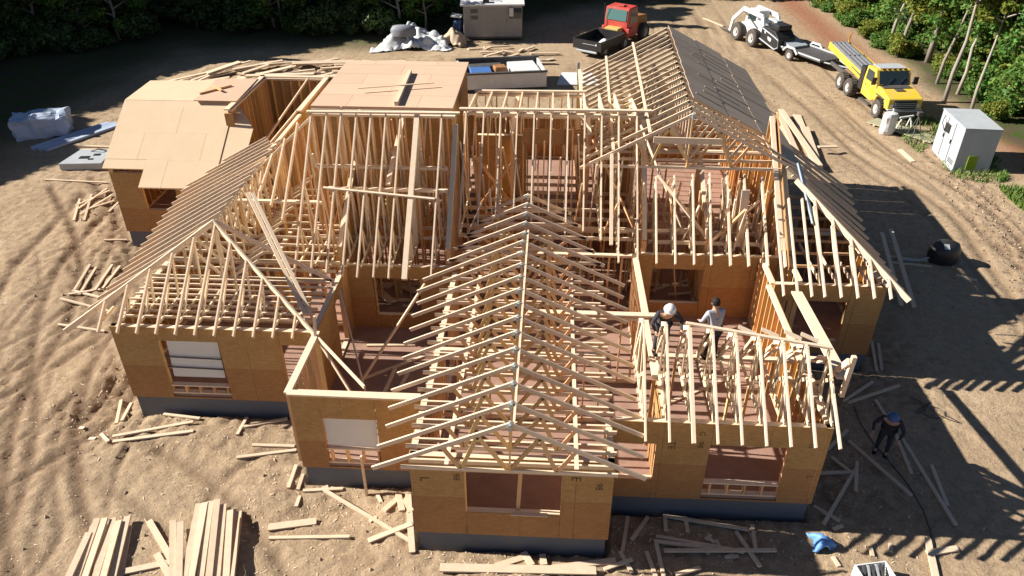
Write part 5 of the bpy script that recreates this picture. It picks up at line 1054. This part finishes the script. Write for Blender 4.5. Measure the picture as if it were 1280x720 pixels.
# left wood (its shadow reaches the site) and the wood behind
def scatter(x0, x1, y0, y1, step, jit):
    y = y0
    while y < y1:
        x = x0 + rs.uniform(0, step)
        while x < x1: yield x + rs.uniform(-jit, jit), y + rs.uniform(-jit, jit); x += step
        y += step
for x, y in scatter(-64, -42.6, 25, 58, 3.3, .8):
    if x > -45.6 and y < 44: continue
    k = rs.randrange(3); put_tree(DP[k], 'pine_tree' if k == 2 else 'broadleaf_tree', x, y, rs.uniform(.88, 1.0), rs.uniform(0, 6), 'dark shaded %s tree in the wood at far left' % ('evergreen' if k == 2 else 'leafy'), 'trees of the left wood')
for i in range(44):
    x = rs.uniform(-43, -9); y = 53.5 + min(5, max(0, x + 34)) + abs(rs.gauss(0, 3.5)); k = rs.randrange(3); s_ = rs.uniform(.7, 1.2)
    put_tree(SAPD[k], 'sapling', x, y, s_, rs.uniform(0, 6), '%s %s sapling in shade behind the %s' % ('short' if s_ < .95 else 'tall', ('dull green', 'paler', 'thin dark')[k], 'wrapped pallet' if x < -30 else 'left end of the lumber heap' if x < -22 else 'lumber heap' if x < -15 else 'white tarpaulin'), 'young trees of the rear wood')
for x, y in scatter(-45, -9, 51.5, 82, 3.9, 1.1):
    if y < (52 if x < -36 else 60 + max(0, x + 22) * .1): continue
    k = rs.choice((0, 1, 2, 3)); put_tree(DP[k], 'pine_tree' if k == 2 else 'broadleaf_tree', x, y, rs.uniform(.9, 1.1), rs.uniform(0, 6), 'dark shaded %s tree in the wood behind the %s' % ('evergreen' if k == 2 else 'leafy', 'wrapped pallet' if x < -32 else 'left end of the lumber heap' if x < -24 else 'lumber heap' if x < -16 else 'site trailer'), 'trees of the rear wood')
for x, y in scatter(-10, 16, 76, 92, 4.6, 1.0):
    k = rs.randrange(3); put_tree(DP[k], 'pine_tree' if k == 2 else 'broadleaf_tree', x, y, rs.uniform(.9, 1.1), rs.uniform(0, 6), 'dark tree beyond the far end of the sandy yard', 'trees beyond the yard')
# right wood: sunlit edge
for x, y in scatter(25, 56, 40, 92, 4.4, 1.2):
    if x < 24.5 + max(0, 48 - y) * .12 + rs.uniform(0, 1.2) or x > 26 + (y - 30) * .75: continue
    k = rs.choice((0, 0, 1, 1, 2, 3)); put_tree(GP[k], 'pine_tree' if k == 3 else 'broadleaf_tree', x, y, rs.uniform(.8, 1.1), rs.uniform(0, 6), '%s in the sunlit wood %s' % (('bright green leafy tree', 'green bushy tree', 'yellow green leafy tree', 'dark green evergreen tree')[k], 'behind yellow truck' if y < 58 else 'beyond the white loader'), 'trees of the sunlit wood')
for i, (x, y, k, s_, rz, lb) in enumerate([(24.0, 54.6, 0, 1, .3, 'tall pale leaning trunk behind the truck bed'), (24.5, 57.7, 1, 1, .4, 'thin pale trunk left of the tall leaning one'), (24.1, 48.4, 1, .9, .5, 'slender grey trunk behind the truck cab'), (23.1, 44.9, 0, .95, .9, 'thick leaning trunk behind the grey cabinet'), (24.5, 46.4, 2, 1, .7, 'thin upright trunk between two leaning ones'), (24.0, 43.4, 1, .8, 1.0, 'short leaning bare trunk right of the grey cabinet'), (27.4, 53.2, 2, 1.1, .2, 'pale trunk deep in the sunlit wood'), (25.9, 50.2, 2, 1.1, .6, 'grey slim trunk in the middle of sunlit wood')]):
    put_tree(SP[k], 'birch_tree', x, y, s_, rz, lb, 'bare leaning trunks at the wood edge')
def bush_proto(seed, h, r_, m, n_, size):
    rs_ = random.Random(seed); blobs = []; mb = MB()
    for i in range(9):
        a = rs_.uniform(0, 6.28); d = rs_.uniform(0, r_ * .75); z = rs_.uniform(.3, .8) * h * (1 - .3 * d / r_); b_ = rs_.uniform(.3, .5) * r_; blobs.append((d * math.cos(a), d * math.sin(a), z, b_, b_, b_ * .75)); mb.tube([(0, 0, -.1), (d * .5 * math.cos(a), d * .5 * math.sin(a), z * .6), (d * math.cos(a), d * math.sin(a), z)], [.03, .02, .01], n=4, cap=False)
    tr = bpy.data.meshes.new('stems'); tr.from_pydata(mb.v, [], mb.f); tr.materials.append(BARK); return tr, leafmesh('foliage', blobs, n_, size, m, seed, .3)
BP = [bush_proto(41, 1.6, 1.3, LEAF, 2600, .13), bush_proto(42, 2.4, 1.6, LEAFY, 3400, .13), bush_proto(43, 1.1, 1.1, LEAF, 2000, .11), bush_proto(44, 1.8, 1.7, LEAFD, 2600, .16)]
def put_bush(k, x, y, s_, label, group):
    r_ = bpy.data.objects.new('bush', None); COL.objects.link(r_); r_.location = (x, y, gh(x, y) - .05); r_.rotation_euler.z = rs.uniform(0, 6); r_.scale = (s_, s_, s_ * rs.uniform(.8, 1.2)); tag(r_, label, 'bush', group)
    for nm, me_ in zip(('stems', 'foliage'), BP[k]): o = bpy.data.objects.new(nm, me_); COL.objects.link(o); o.parent = r_
NEAR = [(43, 'right of the grey cabinet'), (47, 'above the grey cabinet'), (51.5, 'behind the yellow truck cab'), (56, 'behind the ribbed truck bed'), (61, 'beyond the dark low trailer'), (99, 'beyond the white loader')]
SAP = [tree_proto(51, 6.5, 1.9, .12, LEAF, BARKL, 3600, .15, lean=.08), tree_proto(52, 8, 2.1, .15, LEAFY, BARKL, 4200, .15, lean=.05), tree_proto(53, 5, 1.5, .1, LEAF, BARK, 2600, .14, lean=.12)]
for i in range(84):
    y = rs.uniform(38.5, 72); lo = 25.9 + max(0, 46 - y) * .2 - max(0, y - 62) * .1; dx = abs(rs.gauss(0, 4.5)); k = rs.randrange(3); s_ = rs.uniform(.75, 1.3); where = next(t_ for lim, t_ in NEAR if y < lim)
    put_tree(SAP[k], 'sapling', lo + dx, y, s_, rs.uniform(0, 6), '%s %s %s, %s' % ('short' if s_ < .92 else 'tall' if s_ > 1.12 else 'middling', ('green airy sapling', 'yellow green sapling', 'thin green sapling')[k], where, 'at the sunny edge' if dx < 1.8 else 'in the second row' if dx < 4.5 else 'deeper in the wood'), 'young trees of the sunlit wood')
for i in range(130):
    y = rs.uniform(37.5, 74); lo = 23.6 + max(0, 46 - y) * .25 + (.9 if 46 < y < 53 else 0) - max(0, y - 62) * .12; dx = abs(rs.gauss(0, 3.6)); x = lo + dx + (1.8 if y < 42 else 0)
    k = rs.choice((0, 0, 1, 2, 2)); s_ = rs.uniform(.5, 1.15) * (.75 if dx < 1.5 else 1.1); where = next(t_ for lim, t_ in NEAR if y < lim)
    put_bush(k, x, y, s_, '%s %s %s, %s' % ('small' if s_ < .88 else 'large' if s_ > 1.12 else 'medium', ('rounded green bush', 'tall yellowish bush', 'low green bush')[k], where, 'at the sunny wood edge' if dx < 1.2 else 'in the second row' if dx < 3.5 else 'deeper in the wood'), 'bushes along the sunlit wood')
for i in range(36):
    x = rs.uniform(-44, -9); y = 52 + min(6, max(0, x + 34)) + abs(rs.gauss(0, 2.6)); s_ = rs.uniform(.6, 1.3); put_bush(3 if i % 6 else 0, x, y, s_, '%s shaded bush %s the trees behind the %s' % ('small' if s_ < .85 else 'large' if s_ > 1.08 else 'medium', 'before' if y < 53 + max(0, x + 32) * .3 else 'under', 'wrapped pallet' if x < -30 else 'left end of the lumber heap' if x < -22 else 'lumber heap' if x < -15 else 'white tarpaulin'), 'bushes under the rear wood')
for i in range(24):
    x = rs.uniform(-46, -37); y = rs.uniform(38, 54); s_ = rs.uniform(.7, 1.3); put_bush(3, x, y, s_, '%s shaded dark bush in the wood at %s left' % ('small' if s_ < .9 else 'large', 'far upper' if y > 46 else 'far'), 'bushes under the left wood')
# grass by the cabinet: blades as one patch
def grass(name, cx, cy, rx, ry, n_, seed, label):
    r2 = np.random.RandomState(seed); a = r2.rand(n_) * 6.283; d = np.sqrt(r2.rand(n_)); x = cx + np.cos(a) * d * rx; y = cy + np.sin(a) * d * ry; mb = MB()
    for i in range(n_):
        if vn(np.array([x[i] * .9]), np.array([y[i] * .9]))[0] < .28: continue
        z = gh(x[i], y[i]) - .02; h = .1 + .28 * r2.rand(); b_ = r2.rand() * 6.28; dx = math.cos(b_) * .035; dy = math.sin(b_) * .035; lx_ = r2.normal() * .08; ly = r2.normal() * .08
        mb.add([(x[i] - dx, y[i] - dy, z), (x[i] + dx, y[i] + dy, z), (x[i] + lx_, y[i] + ly, z + h)], [(0, 1, 2)])
    o = mb.build(name, mat('grass_blades', (.12, .19, .035), .7, isl=.4, hue=.03), recalc=False); return tag(o, label, 'grass', kind='stuff')
grass('grass', 22.6, 31.6, 2.1, 3.6, 9000, 3, 'patch of bright green grass right of the track')
grass('weeds', 20.4, 38.0, 1.9, 4.5, 2500, 4, 'thin weeds around the grey cabinet')
# stones and clods on the verge: countless
r2 = np.random.RandomState(9); mb = MB()
for i in range(2600):
    if i % 3: x = 18.3 + .12 * (0) + r2.normal() * .9; y = r2.uniform(14, 40); x = 18.4 + .12 * (y - 25) + r2.normal() * .8
    else: x = r2.uniform(-20, 22); y = r2.uniform(10, 50)
    s_ = .02 + .05 * r2.rand() ** 2; z = gh(x, y)
    if z < -.18: continue
    o_ = r2.normal(size=(6, 3)) * .25; b6 = np.array([(1, 0, 0), (-1, 0, 0), (0, 1, 0), (0, -1, 0), (0, 0, .8), (0, 0, -.8)]) + o_
    mb.add([(x + s_ * v[0], y + s_ * v[1], z + s_ * v[2] + .01) for v in b6], [(0, 2, 4), (2, 1, 4), (1, 3, 4), (3, 0, 4), (2, 0, 5), (1, 2, 5), (3, 1, 5), (0, 3, 5)])
ch = MB()
for i in range(3000):
    hx = [(-9, 15.5, 4, .8), (-4.6, 13.0, 2, .6), (-.6, 11.3, 2.6, .5), (4, 12.4, 2.6, .6), (8.2, 15.5, 1.2, 2.5), (-13, 20, 1, 5), (-18.5, 27, 1.8, 3), (-8, 11.5, 3.5, 1.2), (0, 49, 9, 4)][i % 9]
    x = hx[0] + r2.normal() * hx[2]; y = hx[1] + r2.normal() * hx[3]; z = gh(x, y)
    if z < -.2: continue
    a = r2.rand() * 3.14; L = .01 + .05 * r2.rand() ** 3; W = .005 + .012 * r2.rand(); dx, dy = math.cos(a), math.sin(a)
    ch.add([(x - dx * L - dy * W, y - dy * L + dx * W, z + .012), (x + dx * L - dy * W, y + dy * L + dx * W, z + .02), (x + dx * L + dy * W, y + dy * L - dx * W, z + .02), (x - dx * L + dy * W, y - dy * L - dx * W, z + .012)], [(0, 1, 2, 3)])
tag(ch.build('wood_chips', LUMC, recalc=False), 'wood chips and splinters littering the soil around the house', 'wood chips', kind='stuff')
tag(mb.build('pebbles', mat('stone', (.30, .22, .15), .9, isl=.5), recalc=False), 'loose stones and clods strewn over the sand', 'stones', kind='stuff')

# ------------------------------------------------------------------ tell look-alikes apart by their order in the picture
from bpy_extras.object_utils import world_to_camera_view
bpy.context.view_layer.update()
same = {}
for o in S.objects:
    if o.parent is None and 'label' in o: same.setdefault(o['label'], []).append(o)
ORD = ['leftmost', 'second from left', 'third from left', 'fourth from left', 'fifth from left', 'sixth from left', 'seventh from left', 'eighth from left', 'ninth from left', 'tenth from left']
for lb, os_ in same.items():
    n_ = len(os_)
    if 2 <= n_ <= 10:
        vis = [(world_to_camera_view(S, cam, o.location), o) for o in os_]
        vis.sort(key=lambda t_: t_[0].x)
        for k, (_, o) in enumerate(vis):
            t_ = ORD[k] if k < n_ - 1 else 'rightmost'
            if len((lb + ' ' + t_).split()) <= 16: o['label'] = lb + ', ' + t_
